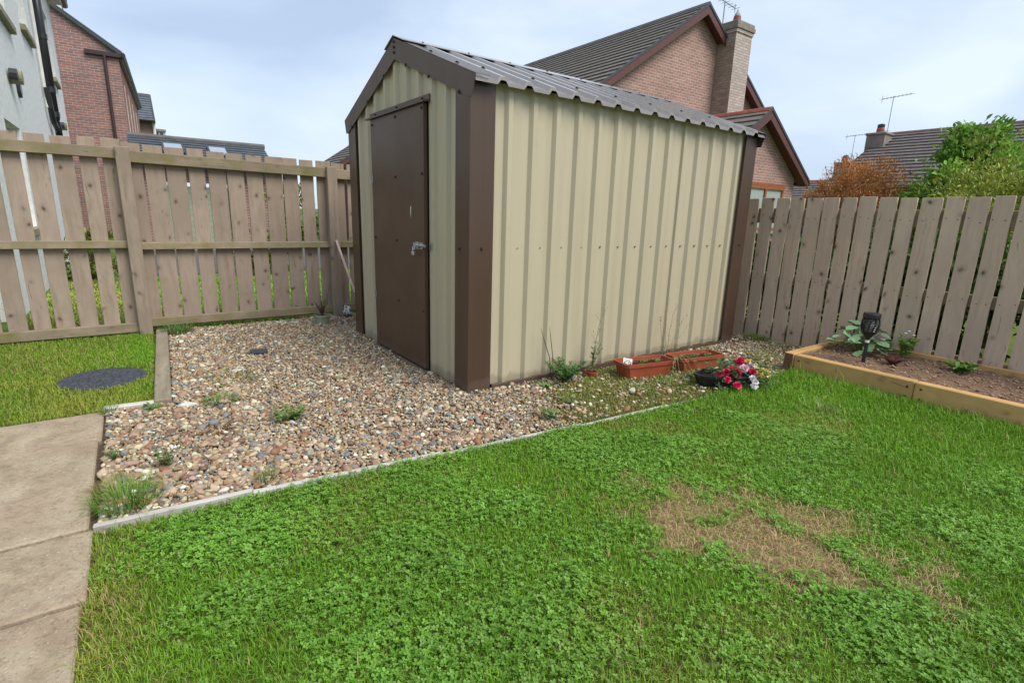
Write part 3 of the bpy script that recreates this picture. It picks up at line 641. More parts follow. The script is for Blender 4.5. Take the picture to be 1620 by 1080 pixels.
def dry(x, y):
    d = .75*patch_mask(x, y) + .4*sstep(fbm(x-7, y+2, 2.2), .55, .75) + .45*(1-sstep(x, -2.0, -1.75))
    return np.clip(d, 0, 1)
G1, G2, ST, YG = np.array((.115,.26,.012)), np.array((.205,.385,.022)), np.array((.48,.33,.16)), np.array((.31,.32,.045))
def grass_cols(x, y, dmul=1., straw=0.):
    n = len(x); t = rng.random((n,1)); c = G1*(1-t)+G2*t; dd = np.clip(dry(x, y)*dmul, 0, 1)[:,None]
    c = c*(1-dd*.75)+YG*dd*.75; s = rng.random(n) < (dd[:,0]*.36+.02+straw); c[s] = ST*rng.uniform(.6, 1.1, (s.sum(),1))
    return c*(.78+.5*fbm(x, y, 1.4)[:,None])
Vs, Qs, Ts, Cs = [], [], [], []; base = 0
def push(res):
    global base
    V, q, t, c = res; Vs.append(V); Qs.append(q+base); Ts.append(t+base); Cs.append(c); base += len(V)
def lawn_ok(x, y):
    return (y < edge_y(x)-.012) & (x > -2.02) & ~((x > 2.51) & (y < BY)) & (x < 2.6) & in_view(x, y)
x, y = scatter(-2.02, 2.6, -4.6, -.6, 30000)
k = lawn_ok(x, y); x, y = x[k], y[k]; dd = np.hypot(x-CAM.x, y-CAM.y)
cw_ = clover_w(x, y); pm = patch_mask(x, y)
keep = rng.random(len(x)) < np.clip(1.25/(.6+.42*dd), .25, 1)*(1-.5*cw_)*(1-.72*pm); x, y, dd, cw_, pm = x[keep], y[keep], dd[keep], cw_[keep], pm[keep]
nn = len(x); hh = rng.uniform(.016, .037, nn)*(1-.55*pm)*(.75+.6*fbm(x, y, 1.8))
tall = sstep(x, 2.1, 2.45)*.9 + (1-sstep(edge_y(x)-y, .0, .1))*.15; hh *= (1+tall)*(1+.35*sstep(x, .9, 1.8))
lng = rng.random(nn) < .015; hh[lng] *= rng.uniform(1.4, 2.3, lng.sum())
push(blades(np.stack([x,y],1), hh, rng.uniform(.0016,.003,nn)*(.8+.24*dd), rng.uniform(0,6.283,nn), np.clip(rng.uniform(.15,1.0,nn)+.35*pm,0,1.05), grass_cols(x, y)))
# straw lying on the worn patch
x, y = scatter(-.6, .9, -2.8, -1.3, 7500); pm = patch_mask(x, y); k = (rng.random(len(x)) < pm) & in_view(x, y); x, y = x[k], y[k]; nn = len(x)
push(blades(np.stack([x,y],1), rng.uniform(.02,.055,nn), rng.uniform(.0015,.0028,nn), rng.uniform(0,6.28,nn), rng.uniform(1.0,1.1,nn), ST*rng.uniform(.5,1.4,(nn,1)), z0=rng.uniform(.004,.012,nn)))
# left lawn
x, y = scatter(-5.6, -1.69, .785, 2.99, 15000); k = in_view(x, y) & ((x+2.02)**2+(y-1.52)**2 > .245**2) & (x < -1.72+.045*(y-1.815)); x, y = x[k], y[k]; nn = len(x)
c = grass_cols(x, y, .6); yl = np.clip(sstep(fbm(x+20, y, 2.), .42, .66)*.8 + (1-sstep(y, .8, 1.15))*.5, 0, 1)[:,None]; c = c*(1-yl*.6)+YG*1.15*yl*.6
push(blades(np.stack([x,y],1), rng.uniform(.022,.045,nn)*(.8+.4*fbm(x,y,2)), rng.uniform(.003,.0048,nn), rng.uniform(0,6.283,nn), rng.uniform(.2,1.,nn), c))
# overgrown strip by the long wall, and at the foot of the fence
x, y = scatter(.05, 2.55, -.93, -.04, 26000); gd = gravel_density(x, y); k = gravel_ok(x, y) & (rng.random(len(x)) < np.clip(1.12-gd, .04, 1)); x, y = x[k], y[k]; nn = len(x)
k = rng.random(len(x)) < .7; x, y = x[k], y[k]; nn = len(x)
c = grass_cols(x, y, 1.0, .3); yl = .25+rng.random((nn,1))*.6; c = c*(1-yl)+np.array((.22,.19,.05))*yl
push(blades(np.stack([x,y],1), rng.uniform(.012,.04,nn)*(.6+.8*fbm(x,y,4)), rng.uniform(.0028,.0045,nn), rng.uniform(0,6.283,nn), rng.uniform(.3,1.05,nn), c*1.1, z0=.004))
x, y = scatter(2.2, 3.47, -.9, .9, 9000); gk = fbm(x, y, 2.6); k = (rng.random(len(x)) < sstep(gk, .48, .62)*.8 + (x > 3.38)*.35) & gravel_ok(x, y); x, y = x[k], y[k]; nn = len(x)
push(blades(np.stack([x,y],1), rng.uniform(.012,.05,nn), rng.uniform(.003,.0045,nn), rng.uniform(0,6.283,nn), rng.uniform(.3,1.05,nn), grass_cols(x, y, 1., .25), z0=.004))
# beyond the left fence: rougher bright grass seen through the gaps
x, y = scatter(-5.5, 2.5, 3.1, 7.5, 2600); k = in_view(x, y, 0, 1.05) & (x > -2.7); x, y = x[k], y[k]; nn = len(x)
push(blades(np.stack([x,y],1), rng.uniform(.04,.1,nn), rng.uniform(.012,.02,nn), rng.uniform(0,6.283,nn), rng.uniform(.2,.9,nn), grass_cols(x, y, 1.2)*1.25+.02, z0=-.03))
g_o = np_mesh('lawn_grass', np.concatenate(Vs), [np.concatenate(Qs), np.concatenate(Ts)], np.concatenate(Cs), 'grasscol')
tag(g_o, 'short green lawn grass with straw coloured blades between clover', 'grass', kind='stuff')

def clover(P, z, r, tilt, yaw, c, hex_):
    """three folded leaflets each"""
    n = len(P)
    if hex_: prof = np.array([(0,0,0),(.45,.38,.10),(.88,.34,.10),(1.0,0,.0),(.88,-.34,.10),(.45,-.38,.10),(.55,0,-.03)]); fc = [(0,1,6),(1,2,6),(2,3,6),(3,4,6),(4,5,6),(5,0,6)]
    else: prof = np.array([(0,0,0),(.65,.40,.10),(1.0,0,.0),(.65,-.40,.10)]); fc = [(0,1,2),(0,2,3)]
    k = len(prof); V = np.zeros((n,3,k,3))
    for j in range(3):
        th = yaw + j*2*np.pi/3; cx, sx = np.cos(th)[:,None], np.sin(th)[:,None]
        V[:,j,:,0] = (prof[None,:,0]*cx - prof[None,:,1]*sx)*r[:,None]; V[:,j,:,1] = (prof[None,:,0]*sx + prof[None,:,1]*cx)*r[:,None]; V[:,j,:,2] = (prof[None,:,2] + .18*prof[None,:,0])*r[:,None]
    tx, ty = tilt[:,0][:,None,None], tilt[:,1][:,None,None]; V[...,2] += V[...,0]*tx + V[...,1]*ty
    V[...,0] += P[:,0][:,None,None]; V[...,1] += P[:,1][:,None,None]; V[...,2] += z[:,None,None]
    F = (np.array(fc)[None] + (np.arange(n*3)*k)[:,None,None]).reshape(-1,3)
    C = np.repeat(c, 3*k, 0).reshape(n,3,k,3).copy(); C *= rng.uniform(.9,1.1,(n,3,1,1)); C[:,:,0] *= 1.12
    return V.reshape(-1,3), F, C.reshape(-1,3)
x, y = scatter(-2.02, 2.6, -4.6, -.6, 11500); k = lawn_ok(x, y); x, y = x[k], y[k]; cw_ = clover_w(x, y); dd = np.hypot(x-CAM.x, y-CAM.y)
k = rng.random(len(x)) < cw_*np.clip(1.5/(.75+.35*dd), .4, 1); x, y, cw_, dd = x[k], y[k], cw_[k], dd[k]; nn = len(x)
hz = (.012 + .026*rng.random(nn))*(.55+.45*cw_)*(.7+.6*fbm(x, y, 6)); rr = rng.uniform(.006,.0118,nn)*(.75+.3*cw_)*(.92+.03*dd)
t = rng.random((nn,1)); c = (np.array((.105,.25,.02))*(1-t) + np.array((.20,.39,.05))*t)*(.75+.5*fbm(x+5, y, 2.)[:,None]); pl = rng.random(nn) < .05; c[pl] = np.array((.19,.30,.07))
dk = dry(x, y)[:,None]*.35; c = c*(1-dk)+YG*.8*dk
tilt = rng.normal(0,.30,(nn,2)); yaw = rng.uniform(0,6.283,nn); hx = dd < 2.0
parts = []; b0 = 0; Vc, Fc, Cc = [], [], []
for sel, h_ in ((hx, True), (~hx, False)):
    V, F, C = clover(np.stack([x,y],1)[sel], hz[sel], rr[sel], tilt[sel], yaw[sel], c[sel], h_); Vc.append(V); Fc.append(F+b0); Cc.append(C); b0 += len(V)
tag(np_mesh('clover', np.concatenate(Vc), np.concatenate(Fc), np.concatenate(Cc), 'grasscol'), 'clover leaves spreading through the middle of the lawn', 'clover', kind='stuff')

# ------------------------------------------------------------------ plants
LEAF = np.array([(0,0,0),(.35,.24,.06),(.7,.2,.05),(1,0,-.08),(.7,-.2,.05),(.35,-.24,.06),(.5,0,0)]); LF = np.array([(0,1,6),(1,2,6),(2,3,6),(3,4,6),(4,5,6),(5,0,6)])
def leaves(P, D, size, c, up=None, shape=LEAF, wid=1.0, jit=.12):
    """P (n,3) leaf bases, D (n,3) directions"""
    n = len(P); D = D/np.linalg.norm(D, axis=1, keepdims=True); u = np.tile([0,0,1.], (n,1)) if up is None else up
    u = u + rng.normal(0, .35, (n,3)); S = np.cross(D, u); S /= np.linalg.norm(S, axis=1, keepdims=True)+1e-6; U = np.cross(S, D)
    L = shape.copy(); L[:,1] *= wid; k = len(L); sz = np.broadcast_to(size, (n,))[:,None,None]
    V = P[:,None,:] + sz*(L[None,:,0:1]*D[:,None,:] + L[None,:,1:2]*S[:,None,:] + L[None,:,2:3]*U[:,None,:])
    F = (LF[None] + (np.arange(n)*k)[:,None,None]).reshape(-1,3); C = np.repeat(c*rng.uniform(1-jit, 1+jit, (n,1)), k, 0)
    return V.reshape(-1,3), F, C
def cmix(n, a, b): t = rng.random((n,1)); return np.array(a)*(1-t)+np.array(b)*t
def bushy(name, label, loc, h, spread, nst, nleaf, lsize, ca, cb, group=None, wid=1., stemmat='stem', lean=(0,0), sr_=.002, low=.15, cat='plant', rz=1.2):
    root = thing(name, loc, label, cat, group); mb = MB(); PP, DD = [], []
    for i in range(nst):
        az = 6.283*i/nst + random.uniform(-.5,.5); sp = spread*random.uniform(.4,1.); hh_ = h*random.uniform(.65,1.05); pts = []
        for t in np.linspace(0, 1, 5): pts.append(Vector((loc[0]+(math.cos(az)*sp+lean[0]*h)*t**1.3, loc[1]+(math.sin(az)*sp+lean[1]*h)*t**1.3, loc[2]+hh_*t*(1-.12*t))))
        mb.tube(pts, [sr_*1.3, sr_*1.1, sr_, sr_*.8, sr_*.5], 5)
        for j in range(nleaf):
            t = low+(1-low)*random.random(); q = t*4; a = int(min(q, 3)); p = pts[a].lerp(pts[a+1], q-a); th = random.uniform(0, 6.283)
            PP.append(p); DD.append((math.cos(th), math.sin(th), random.uniform(-.2, rz)))
    mb.build('stem', stemmat, root); P = np.array([tuple(p) for p in PP]); D = np.array(DD); n = len(P)
    V, F, C = leaves(P, D, lsize*rng.uniform(.6,1.15,n), cmix(n, ca, cb), wid=wid); np_mesh('foliage', V, F, C, 'leafcol', root); return root
def tuft(name, label, loc, n, h, spread, ca, cb, w=.004, group=None, out=.8, straw=.1):
    root = thing(name, loc, label, 'grass tuft', group); az = rng.uniform(0,6.283,n); r = spread*np.sqrt(rng.random(n)); P = np.stack([loc[0]+r*np.cos(az), loc[1]+r*np.sin(az)], 1)
    c = cmix(n, ca, cb); s = rng.random(n) < straw; c[s] = ST*rng.uniform(.6,1,(s.sum(),1))
    V, q, t, C = blades(P, h*rng.uniform(.45,1.1,n), np.full(n, w)*rng.uniform(.6,1.1,n), az+rng.normal(0,.5,n), rng.uniform(.15,out,n), c, z0=loc[2]); np_mesh('blades', V, [q, t], C, 'grasscol', root); return root
GA, GB_ = (.05,.13,.02), (.13,.24,.05)
tuft('grass_tuft', 'long green grass tuft hanging over the corner of the concrete path', (-1.90,-.48,0), 420, .125, .10, (.10,.22,.025), (.24,.38,.06), .0042, out=1.08, straw=.06)
tuft('grass_tuft', 'yellow green grass tuft at the path edge by the tall grass', (-1.95,-.33,0), 160, .10, .06, (.13,.18,.035), (.25,.26,.07), .003, out=1.0, straw=.2)
tuft('grass_tuft', 'dark green grass clump at the foot of the fence post', (-1.50,2.80,0), 340, .13, .13, (.05,.14,.02), (.12,.25,.04), .005)
tuft('grass_tuft', 'low bright green grass mat in the gravel', (-1.42,.60,.012), 520, .055, .10, (.09,.19,.02), (.18,.3,.05), .0035, out=1.0)
tuft('grass_tuft', 'small upright grass tuft beside the timber edging', (-1.40,-.585,.008), 110, .09, .035, (.12,.19,.03), (.22,.28,.06), .003)
tuft('grass_tuft', 'thin grass in the corner between slab and timber beam', (-1.975,.72,.0), 110, .085, .04, (.08,.17,.02), (.16,.26,.05), .003)
tuft('grass_tuft', 'pale dried grass tuft standing above the lawn in front of the raised bed', (1.77,-1.52,0), 60, .11, .05, (.2,.28,.1), (.35,.4,.2), .003, straw=.4)
tuft('grass_tuft', 'small grass tuft near the dark slate piece', (-1.20,1.75,.006), 60, .035, .05, (.1,.19,.03), (.2,.28,.06), .004, out=1.0)
tuft('grass_tuft', 'green grass clump between the small weed pot and the lawn edging', (1.05,-.62,.004), 260, .05, .12, (.09,.2,.02), (.2,.33,.05), .004, out=1.0)
tuft('grass_tuft', 'green grass clump in front of the tagged trough', (1.38,-.66,.004), 260, .055, .13, (.09,.2,.02), (.2,.33,.05), .004, out=1.0)
tuft('grass_tuft', 'bright grass clump at the foot of the right fence beside the shed', (3.38,-.12,.004), 260, .09, .12, (.09,.2,.02), (.2,.33,.05), .006, out=1.0)
tuft('grass_tuft', 'grass clump between flower basket and corner of the raised bed', (2.75,-.55,.004), 300, .06, .16, (.09,.19,.02), (.22,.32,.06), .005, out=1.0, straw=.2)
bushy('weed', 'weed with tiny white flowers on the gravel near the path', (-1.75,-.20,.01), .10, .075, 9, 16, .026, (.08,.13,.03), (.19,.23,.07), 'weeds in the gravel', .7)
for i in range(6):
    a = i*1.1; MB().lathe([(.001,0),(.007,.003),(.004,.006)], (-1.75+.045*math.cos(a), -.20+.045*math.sin(a), .105+.008*(i % 3)), 6).build('flower', 'white', bpy.data.objects['weed'])
bushy('weed', 'broad leafy green weed in the middle of the gravel', (-1.13,.07,.012), .085, .13, 12, 18, .036, (.09,.16,.035), (.19,.27,.08), None, .9)
bushy('weed', 'low yellow green creeping weed in the gravel by the white stone', (-1.30,1.08,.012), .03, .26, 26, 22, .02, (.15,.19,.035), (.27,.27,.07), None, .8)
bushy('weed', 'reddish creeping weed flat on the pebbles', (-1.50,.12,.014), .03, .15, 14, 18, .018, (.15,.075,.04), (.22,.12,.06), None, .6, 'twig')
bushy('weed', 'small dandelion-like weed beside the short return board', (-1.78,.66,.006), .05, .06, 6, 6, .04, (.09,.18,.03), (.18,.28,.06), None, .7)
bushy('weed', 'small green weed by the slab edge with purple flower', (-1.94,-.0,.006), .08, .05, 6, 8, .024, (.08,.15,.03), (.17,.24,.06), None, .8)
bushy('weed', 'leafy weed beside the timber edging below the shed corner', (.16,-.66,.006), .07, .1, 9, 9, .036, (.1,.17,.05), (.2,.27,.1), None, .7)
bushy('weed', 'grey green weed in thinning gravel before the long wall', (.45,-.52,.006), .05, .08, 8, 8, .03, (.1,.17,.05), (.2,.27,.09), None, .8)
bushy('fern_weed', 'feathery fern-like weed growing against the cream long wall', (.72,-.17,.0), .19, .17, 30, 70, .028, (.06,.15,.035), (.16,.29,.085), None, .45, low=.2)
mb = MB()
for dx in (-.012, .004): mb.tube([(.66+dx,-.10,0), (.65+dx*2,-.085,.2), (.625+dx*4,-.075,.33), (.60+dx*5,-.08,.42)], [.003,.003,.0025,.001], 5)
mb.build('dry_stalk', 'twig', bpy.data.objects['fern_weed'])
bushy('leafy_weed', 'low leafy rosette at the wall beside the feathery weed', (.52,-.18,.0), .05, .11, 9, 6, .05, (.09,.18,.05), (.2,.3,.1), None, .6)

def pot(mb, c, r0_, r1_, h, wall=.006, n=20): return mb.lathe([(r0_,0), (r1_*.985,h*.82), (r1_*1.06,h*.83), (r1_*1.06,h), (r1_*.96,h), (r1_*.94,h*.82), (r0_*.9,.01), (.001,.01)], c, n)
# small terracotta pot with a tall spindly weed
pt = thing('small_pot', (1.0,-.15,0), 'small terracotta pot half sunk by the base rail of the shed', 'plant pot')
pot(MB(), (1.0,-.15,-.01), .032, .045, .06).build('pot_body', 'terracotta', pt, smooth=False)
MB().lathe([(.042,0),(.042,.002),(.001,.006)], (1.0,-.15,.038), 14).build('compost', 'potsoil', pt)
bushy('tall_weed', 'tall spindly pale green weed in the small pot', (1.0,-.15,.045), .30, .05, 5, 26, .034, (.14,.2,.06), (.27,.33,.12), None, .5, low=.1, lean=(.12,0))
mb = MB(); twp = []
for i in range(7):
    z = .22+.05*i; a = i*2.2; p0 = Vector((1.03+.012*i,-.14,z)); p1 = p0+Vector((.05*math.cos(a),.03*math.sin(a),.055)); mb.tube([p0, p1], [.0018,.001], 4); twp += [p1]*4
mb.tube([(1.01,-.15,.05),(1.03,-.14,.24),(1.07,-.13,.40),(1.12,-.125,.54)], [.003,.0028,.002,.001], 5); twp += [Vector((1.12,-.125,.5+.01*i)) for i in range(5)]
mb.build('flower_stalk', 'drystem', bpy.data.objects['tall_weed'])
P = np.array([tuple(p) for p in twp])+rng.normal(0,.009,(len(twp),3)); V, F, C = leaves(P, rng.normal(0,1,(len(P),3))+[0,0,.6], .016, cmix(len(P), (.2,.24,.1), (.36,.38,.2)), wid=.8); np_mesh('buds', V, F, C, 'leafcol', bpy.data.objects['tall_weed'])
# tall dry grass stalks behind the second trough
ts = thing('dry_weed', (1.88,-.17,0), 'thin tall dry weed stalks behind the troughs against the wall', 'plant'); mb = MB(); twp = []
for i, (dx, h) in enumerate(((-.06,.40),(-.02,.55),(.03,.48),(.09,.36),(.13,.30))):
    pts = [Vector((1.86+dx*.5,-.17,0)), Vector((1.87+dx,-.15,h*.5)), Vector((1.90+dx*1.8,-.13,h*.85)), Vector((1.94+dx*2.2,-.125,h))]; mb.tube(pts, [.0022,.002,.0015,.001], 4)
    for t in np.linspace(.2, 1, 16): q = t*3; a = int(min(q,2)); twp.append(pts[a].lerp(pts[a+1], q-a))
mb.build('stalk', 'drystem', ts); P = np.array([tuple(p) for p in twp])+rng.normal(0,.006,(len(twp),3)); V, F, C = leaves(P, rng.normal(0,.8,(len(P),3))+[0,0,.9], .02, cmix(len(P), (.2,.22,.09), (.36,.34,.18)), wid=.6); np_mesh('seed_heads', V, F, C, 'leafcol', ts)

# ------------------------------------------------------------------ terracotta troughs
def trough(cx, cy, rz, label):
    root = thing('trough', (cx,cy,.004), label, 'planter', 'terracotta troughs by the shed', rz); Lt, Wt, Ht = .235, .098, .128
    def ring(l, w, z, ch=.02): return [(-l+ch,-w,z),(l-ch,-w,z),(l,-w+ch,z),(l,w-ch,z),(l-ch,w,z),(-l+ch,w,z),(-l,w-ch,z),(-l,-w+ch,z)]
    def rings(rs, caps=True):
        mb = MB(); vs_ = sum(rs, []); k = 8; fs_ = [(i*k+j, i*k+(j+1) % k, (i+1)*k+(j+1) % k, (i+1)*k+j) for i in range(len(rs)-1) for j in range(k)]; return mb.add(vs_, fs_ + ([tuple(range(7,-1,-1)), tuple(range((len(rs)-1)*k, len(rs)*k))] if caps else []))
    rings([ring(Lt*.84,Wt*.78,0), ring(Lt*.95,Wt*.93,Ht-.026), ring(Lt*.93,Wt*.91,Ht-.02), ring(Lt*.8,Wt*.75,.012)]).build('tray', 'terracotta', root, local=True)
    rings([ring(Lt*.95,Wt*.93,Ht-.03), ring(Lt*1.0,Wt*1.0,Ht-.028), ring(Lt*1.01,Wt*1.02,Ht), ring(Lt*.955,Wt*.92,Ht), ring(Lt*.93,Wt*.89,Ht-.035)], False).build('rim', 'terracotta', root, local=True)
    rings([ring(Lt*.9,Wt*.86,Ht-.05), ring(Lt*.915,Wt*.88,Ht-.032)]).build('compost', 'potsoil', root, local=True)
    return root
trough(1.385,-.335,rad(-11.5), 'terracotta plastic trough with a white plant tag, beside the tall weed pot')
trough(1.905,-.425,rad(-10.5), 'terracotta plastic trough farther along the wall, behind the flower basket')
for i, (u, v, s) in enumerate(((-.13,.01,.02),(-.05,-.02,.024),(.03,.02,.022),(.1,-.02,.026),(.15,.03,.02),(-.17,-.03,.018))):
    for (cx, cy, rz, lb) in ((1.385,-.335,rad(-11.5),'tiny sprouting seedling in the trough with the white tag'), (1.905,-.425,rad(-10.5),'tiny sprouting seedling in the trough without a tag')):
        if cx > 1.5 and i > 3: continue
        xx = cx+u*math.cos(rz)-v*math.sin(rz); yy = cy+u*math.sin(rz)+v*math.cos(rz)
        bushy('seedling', lb, (xx,yy,.094), .035+.012*(i % 2), .04, 5, 6, s, (.10,.15,.045), (.23,.26,.09), 'seedlings in the troughs', .9)
ptg = MB(); ptg.box(-.036,.036,-.001,.001,0,.042).box(-.006,.006,-.001,.001,-.06,0)
pt_o = ptg.build('plant_tag', 'tag', at=(1.215,-.315,.118)); pt_o.rotation_euler = (rad(-28), rad(10), rad(-30)); tag(pt_o, 'small white plant tag stuck in the trough', 'plant tag')
lm = MB()
for i in range(3): lm.box(-.028,.01+.006*i,-.0022,-.0014,.010+.010*i,.013+.010*i)
lm.build('print', 'slatepiece', pt_o, local=True)
tr = thing('trailing_weed', (1.60,-.48,0), 'dry tangled stems trailing over the trough rims where they meet', 'plant'); mb = MB(); twp = []
for i in range(9):
    a = random.uniform(-1.2,1.2); p = [Vector((1.62+.05*random.uniform(-1,1),-.42,.11)), Vector((1.63+.09*math.sin(a),-.47,.16)), Vector((1.63+.2*math.sin(a),-.52,.10)), Vector((1.63+.26*math.sin(a),-.56,.02))]
    mb.tube(p, .0018, 4); twp += [p[k].lerp(p[k+1], random.random()) for k in (0,1,2) for _ in range(3)]
mb.build('stem', 'drystem', tr); P = np.array([tuple(p) for p in twp]); V, F, C = leaves(P, rng.normal(0,1,(len(P),3)), .022, cmix(len(P), (.13,.17,.05), (.33,.27,.12))); np_mesh('foliage', V, F, C, 'leafcol', tr)
bushy('weed', 'green leafy weed sprouting before the joint of the troughs', (1.66,-.60,0), .06, .07, 7, 8, .035, (.1,.2,.04), (.2,.32,.08), None, .8)

# ------------------------------------------------------------------ flower basket
bk = thing('flower_basket', (1.70,-.83,0), 'black plastic oval basket lying at the lawn edge full of flowers', 'basket', rz=rad(-27))
def oval(l, w, z, n=20): return [(l*math.cos(6.2832*i/n), w*math.sin(6.2832*i/n), z) for i in range(n)]
rs = [oval(.20,.085,0), oval(.235,.105,.09), oval(.245,.112,.092), oval(.245,.112,.108), oval(.228,.098,.108), oval(.19,.075,.02)]
mb = MB(); mb.add(sum(rs, []), [(i*20+j, i*20+(j+1) % 20, (i+1)*20+(j+1) % 20, (i+1)*20+j) for i in range(5) for j in range(20)] + [tuple(range(19,-1,-1)), tuple(range(100,120))]); mb.build('tub', 'black', bk, local=True)
MB().add(oval(.22,.095,.085)+oval(.001,.001,.1), [(i, (i+1) % 20, 20+(i+1) % 20, 20+i) for i in range(20)]).build('compost', 'potsoil', bk, local=True)
MB().tube([(-.13,-.10,.0),(-.13,-.115,.10),(-.13,-.03,.128),(-.13,.06,.125),(-.13,.11,.10)], .005, 6).build('wire', 'black', bk, local=True)
fpl = thing('flowering_plant', (1.72,-.86,.09), 'pink, white and yellow bedding flowers with leaves spilling from the black basket', 'flowers'); mb = MB(); PP, DD = [], []
for i in range(70):
    u = random.uniform(-.12,.36); v = random.uniform(-.16,.10); c_, s_ = math.cos(rad(-27)), math.sin(rad(-27)); bx, by = 1.70+u*c_-v*s_, -.83+u*s_+v*c_; h = random.uniform(.02,.09)*(1.2-abs(u)*2) - (.09 if v < -.11 else 0)
    b0_ = Vector((1.70+u*.6*c_, -.83+u*.6*s_, .085)); t1 = Vector((bx,by,.10+h)); mb.tube([b0_, b0_.lerp(t1,.6)+Vector((0,0,.02)), t1], .002, 4)
    for j in range(8):
        p = b0_.lerp(t1, random.uniform(.45,1.1))+Vector((random.gauss(0,.018),random.gauss(0,.018),random.gauss(0,.014))); PP.append(tuple(p)); DD.append((random.gauss(0,1),random.gauss(0,1),random.uniform(-.2,.7)))
mb.build('stem', 'stem', fpl); P = np.array(PP); V, F, C = leaves(P, np.array(DD), .036*rng.uniform(.6,1.2,len(P)), cmix(len(P), (.035,.085,.03), (.10,.18,.07)), wid=1.4); np_mesh('foliage', V, F, C, 'leafcol', fpl)
def rosette(center, r, c, layers=4, nrm=(0,0,1), name='flower'):
    PP, DD, SS = [], [], []; q = Vector((0,0,1)).rotation_difference(Vector(nrm).normalized())
    for l in range(layers):
        k = 6-l if l < 3 else 3
        for j in range(k): a = 6.283*j/k+l*.5; el = .15+.42*l; d = q @ Vector((math.cos(a)*math.cos(el), math.sin(a)*math.cos(el), math.sin(el))); PP.append(tuple(Vector(center)+q@Vector((0,0,.004*l)))); DD.append(tuple(d)); SS.append(r*(1-.14*l))
    V, F, C = leaves(np.array(PP), np.array(DD), np.array(SS), np.tile(c, (len(PP),1)), up=np.tile(np.array(q@Vector((0,0,1))), (len(PP),1)), wid=1.9, jit=.2); return np_mesh(name, V, F, C, 'leafcol', fpl)
PINK, WHT, YEL, PALE = (.68,.022,.10), (.75,.70,.70), (.75,.55,.10), (.72,.5,.58)
cam_n = (-.5,-.6,.75)
def bpos(u, v, z): c_, s_ = math.cos(rad(-27)), math.sin(rad(-27)); return (1.70+u*c_-v*s_, -.83+u*s_+v*c_, z)
for (u, v, z, r, c) in ((-.03,-.06,.14,.034,PINK), (.015,-.05,.155,.034,PINK), (.05,-.075,.145,.036,PINK), (.14,.05,.20,.042,PINK), (-.05,-.12,.09,.026,PINK), (-.0,-.17,.05,.03,PINK), (.165,-.075,.145,.032,PINK),
                        (.125,-.04,.165,.036,PALE), (.21,.01,.17,.03,PALE), (.235,.0,.15,.022,WHT), (.145,-.12,.10,.024,WHT), (.15,-.15,.07,.024,WHT), (.13,-.175,.045,.026,WHT),
                        (.245,-.06,.14,.034,YEL), (.28,-.075,.125,.028,YEL), (.22,-.09,.12,.028,(.7,.62,.25)), (.22,.075,.19,.026,YEL), (.20,-.05,.16,.026,(.72,.68,.4)), (-.08,-.06,.12,.022,PINK), (.265,.03,.15,.02,(.72,.66,.3))):
    f_o = rosette(bpos(u,v,.03+z*.72), r*1.15, c, nrm=(cam_n[0]+random.gauss(0,.25), cam_n[1]+random.gauss(0,.25), cam_n[2]))

# ------------------------------------------------------------------ plants in the raised bed, torch
SZ = .135
sq = thing('leafy_plant', (3.20,-1.13,SZ), 'broad-leaved blue green plant behind the garden torch', 'plant')
ll = bpy.data.meshes.new('leaf'); Lb = np.array([(0,0,0),(.12,.3,.03),(.45,.48,.09),(.8,.36,.06),(1,0,-.06),(.8,-.36,.06),(.45,-.48,.09),(.12,-.3,.03),(.5,0,-.02)]); ll.from_pydata(Lb.tolist(), [], [(i,(i+1) % 8,8) for i in range(8)]); ll.polygons.foreach_set('use_smooth', [True]*8)
M['squash'] = plain('blue_green_leaf', (.30,.43,.24), (.13,.27,.11), 9, .55, bs=.2); ll.materials.append(M['squash']); mb = MB()
for i in range(44):
    a = i*2.4; rr_ = .03+.15*random.random(); h = .04+.2*random.random()*(1.15-rr_*3.2); p = Vector((3.20+rr_*math.cos(a), -1.13+rr_*math.sin(a)*1.1, SZ+h)); mb.tube([(3.20,-1.13,SZ-.01), Vector((3.20,-1.13,SZ)).lerp(p,.6)+Vector((0,0,.02)), p], .003, 5)
    o = link('leaf', ll, sq, tuple(p)); o.scale = (random.uniform(.065,.12),)*3; o.rotation_euler = (random.gauss(0,.35), random.uniform(-.5,.5), a)
mb.build('stem', 'stem', sq)
bushy('flowering_plant', 'upright light green plant with small white flowers in the bed', (3.32,-1.42,SZ), .2, .07, 13, 36, .046, (.18,.32,.06), (.36,.5,.15), None, .9)
fp_ = [o for o in bpy.data.objects if o.name.startswith('flowering_plant')][-1]
for dx, dy, z in ((.02,-.03,.2),(.055,-.06,.17),(-.01,.02,.21),(.03,.01,.225)): MB().lathe([(.001,0),(.012,.004),(.008,.01)], (3.32+dx,-1.42+dy,SZ+z), 7).build('flower', 'white', fp_)
bushy('heather_plant', 'low dark red-brown plant in the bed soil', (2.99,-1.45,SZ), .085, .095, 44, 36, .02, (.16,.06,.04), (.32,.13,.085), None, .45, 'twig')
bushy('strawberry_plant', 'low spreading green plant by the back board of the bed', (3.20,-1.82,SZ), .085, .12, 18, 12, .052, (.08,.2,.03), (.2,.33,.08), None, 1.0)
mb = MB().tube([(3.22,-1.85,SZ),(3.225,-1.86,SZ+.08),(3.22,-1.85,SZ+.15)], [.003,.003,.002], 5); mb.build('dry_stalk', 'drystem', bpy.data.objects['strawberry_plant'])
bushy('weed', 'single small green seedling in bare soil of the bed', (3.06,-1.62,SZ), .02, .03, 4, 4, .022, (.1,.24,.04), (.2,.36,.08), None, .9)
bushy('weed', 'large leaf weed peeping over the back board of the bed', (3.43,-1.22,SZ+.02), .07, .06, 5, 6, .06, (.1,.24,.05), (.2,.36,.1), None, 1.0)
tx, ty = 2.80,-1.315
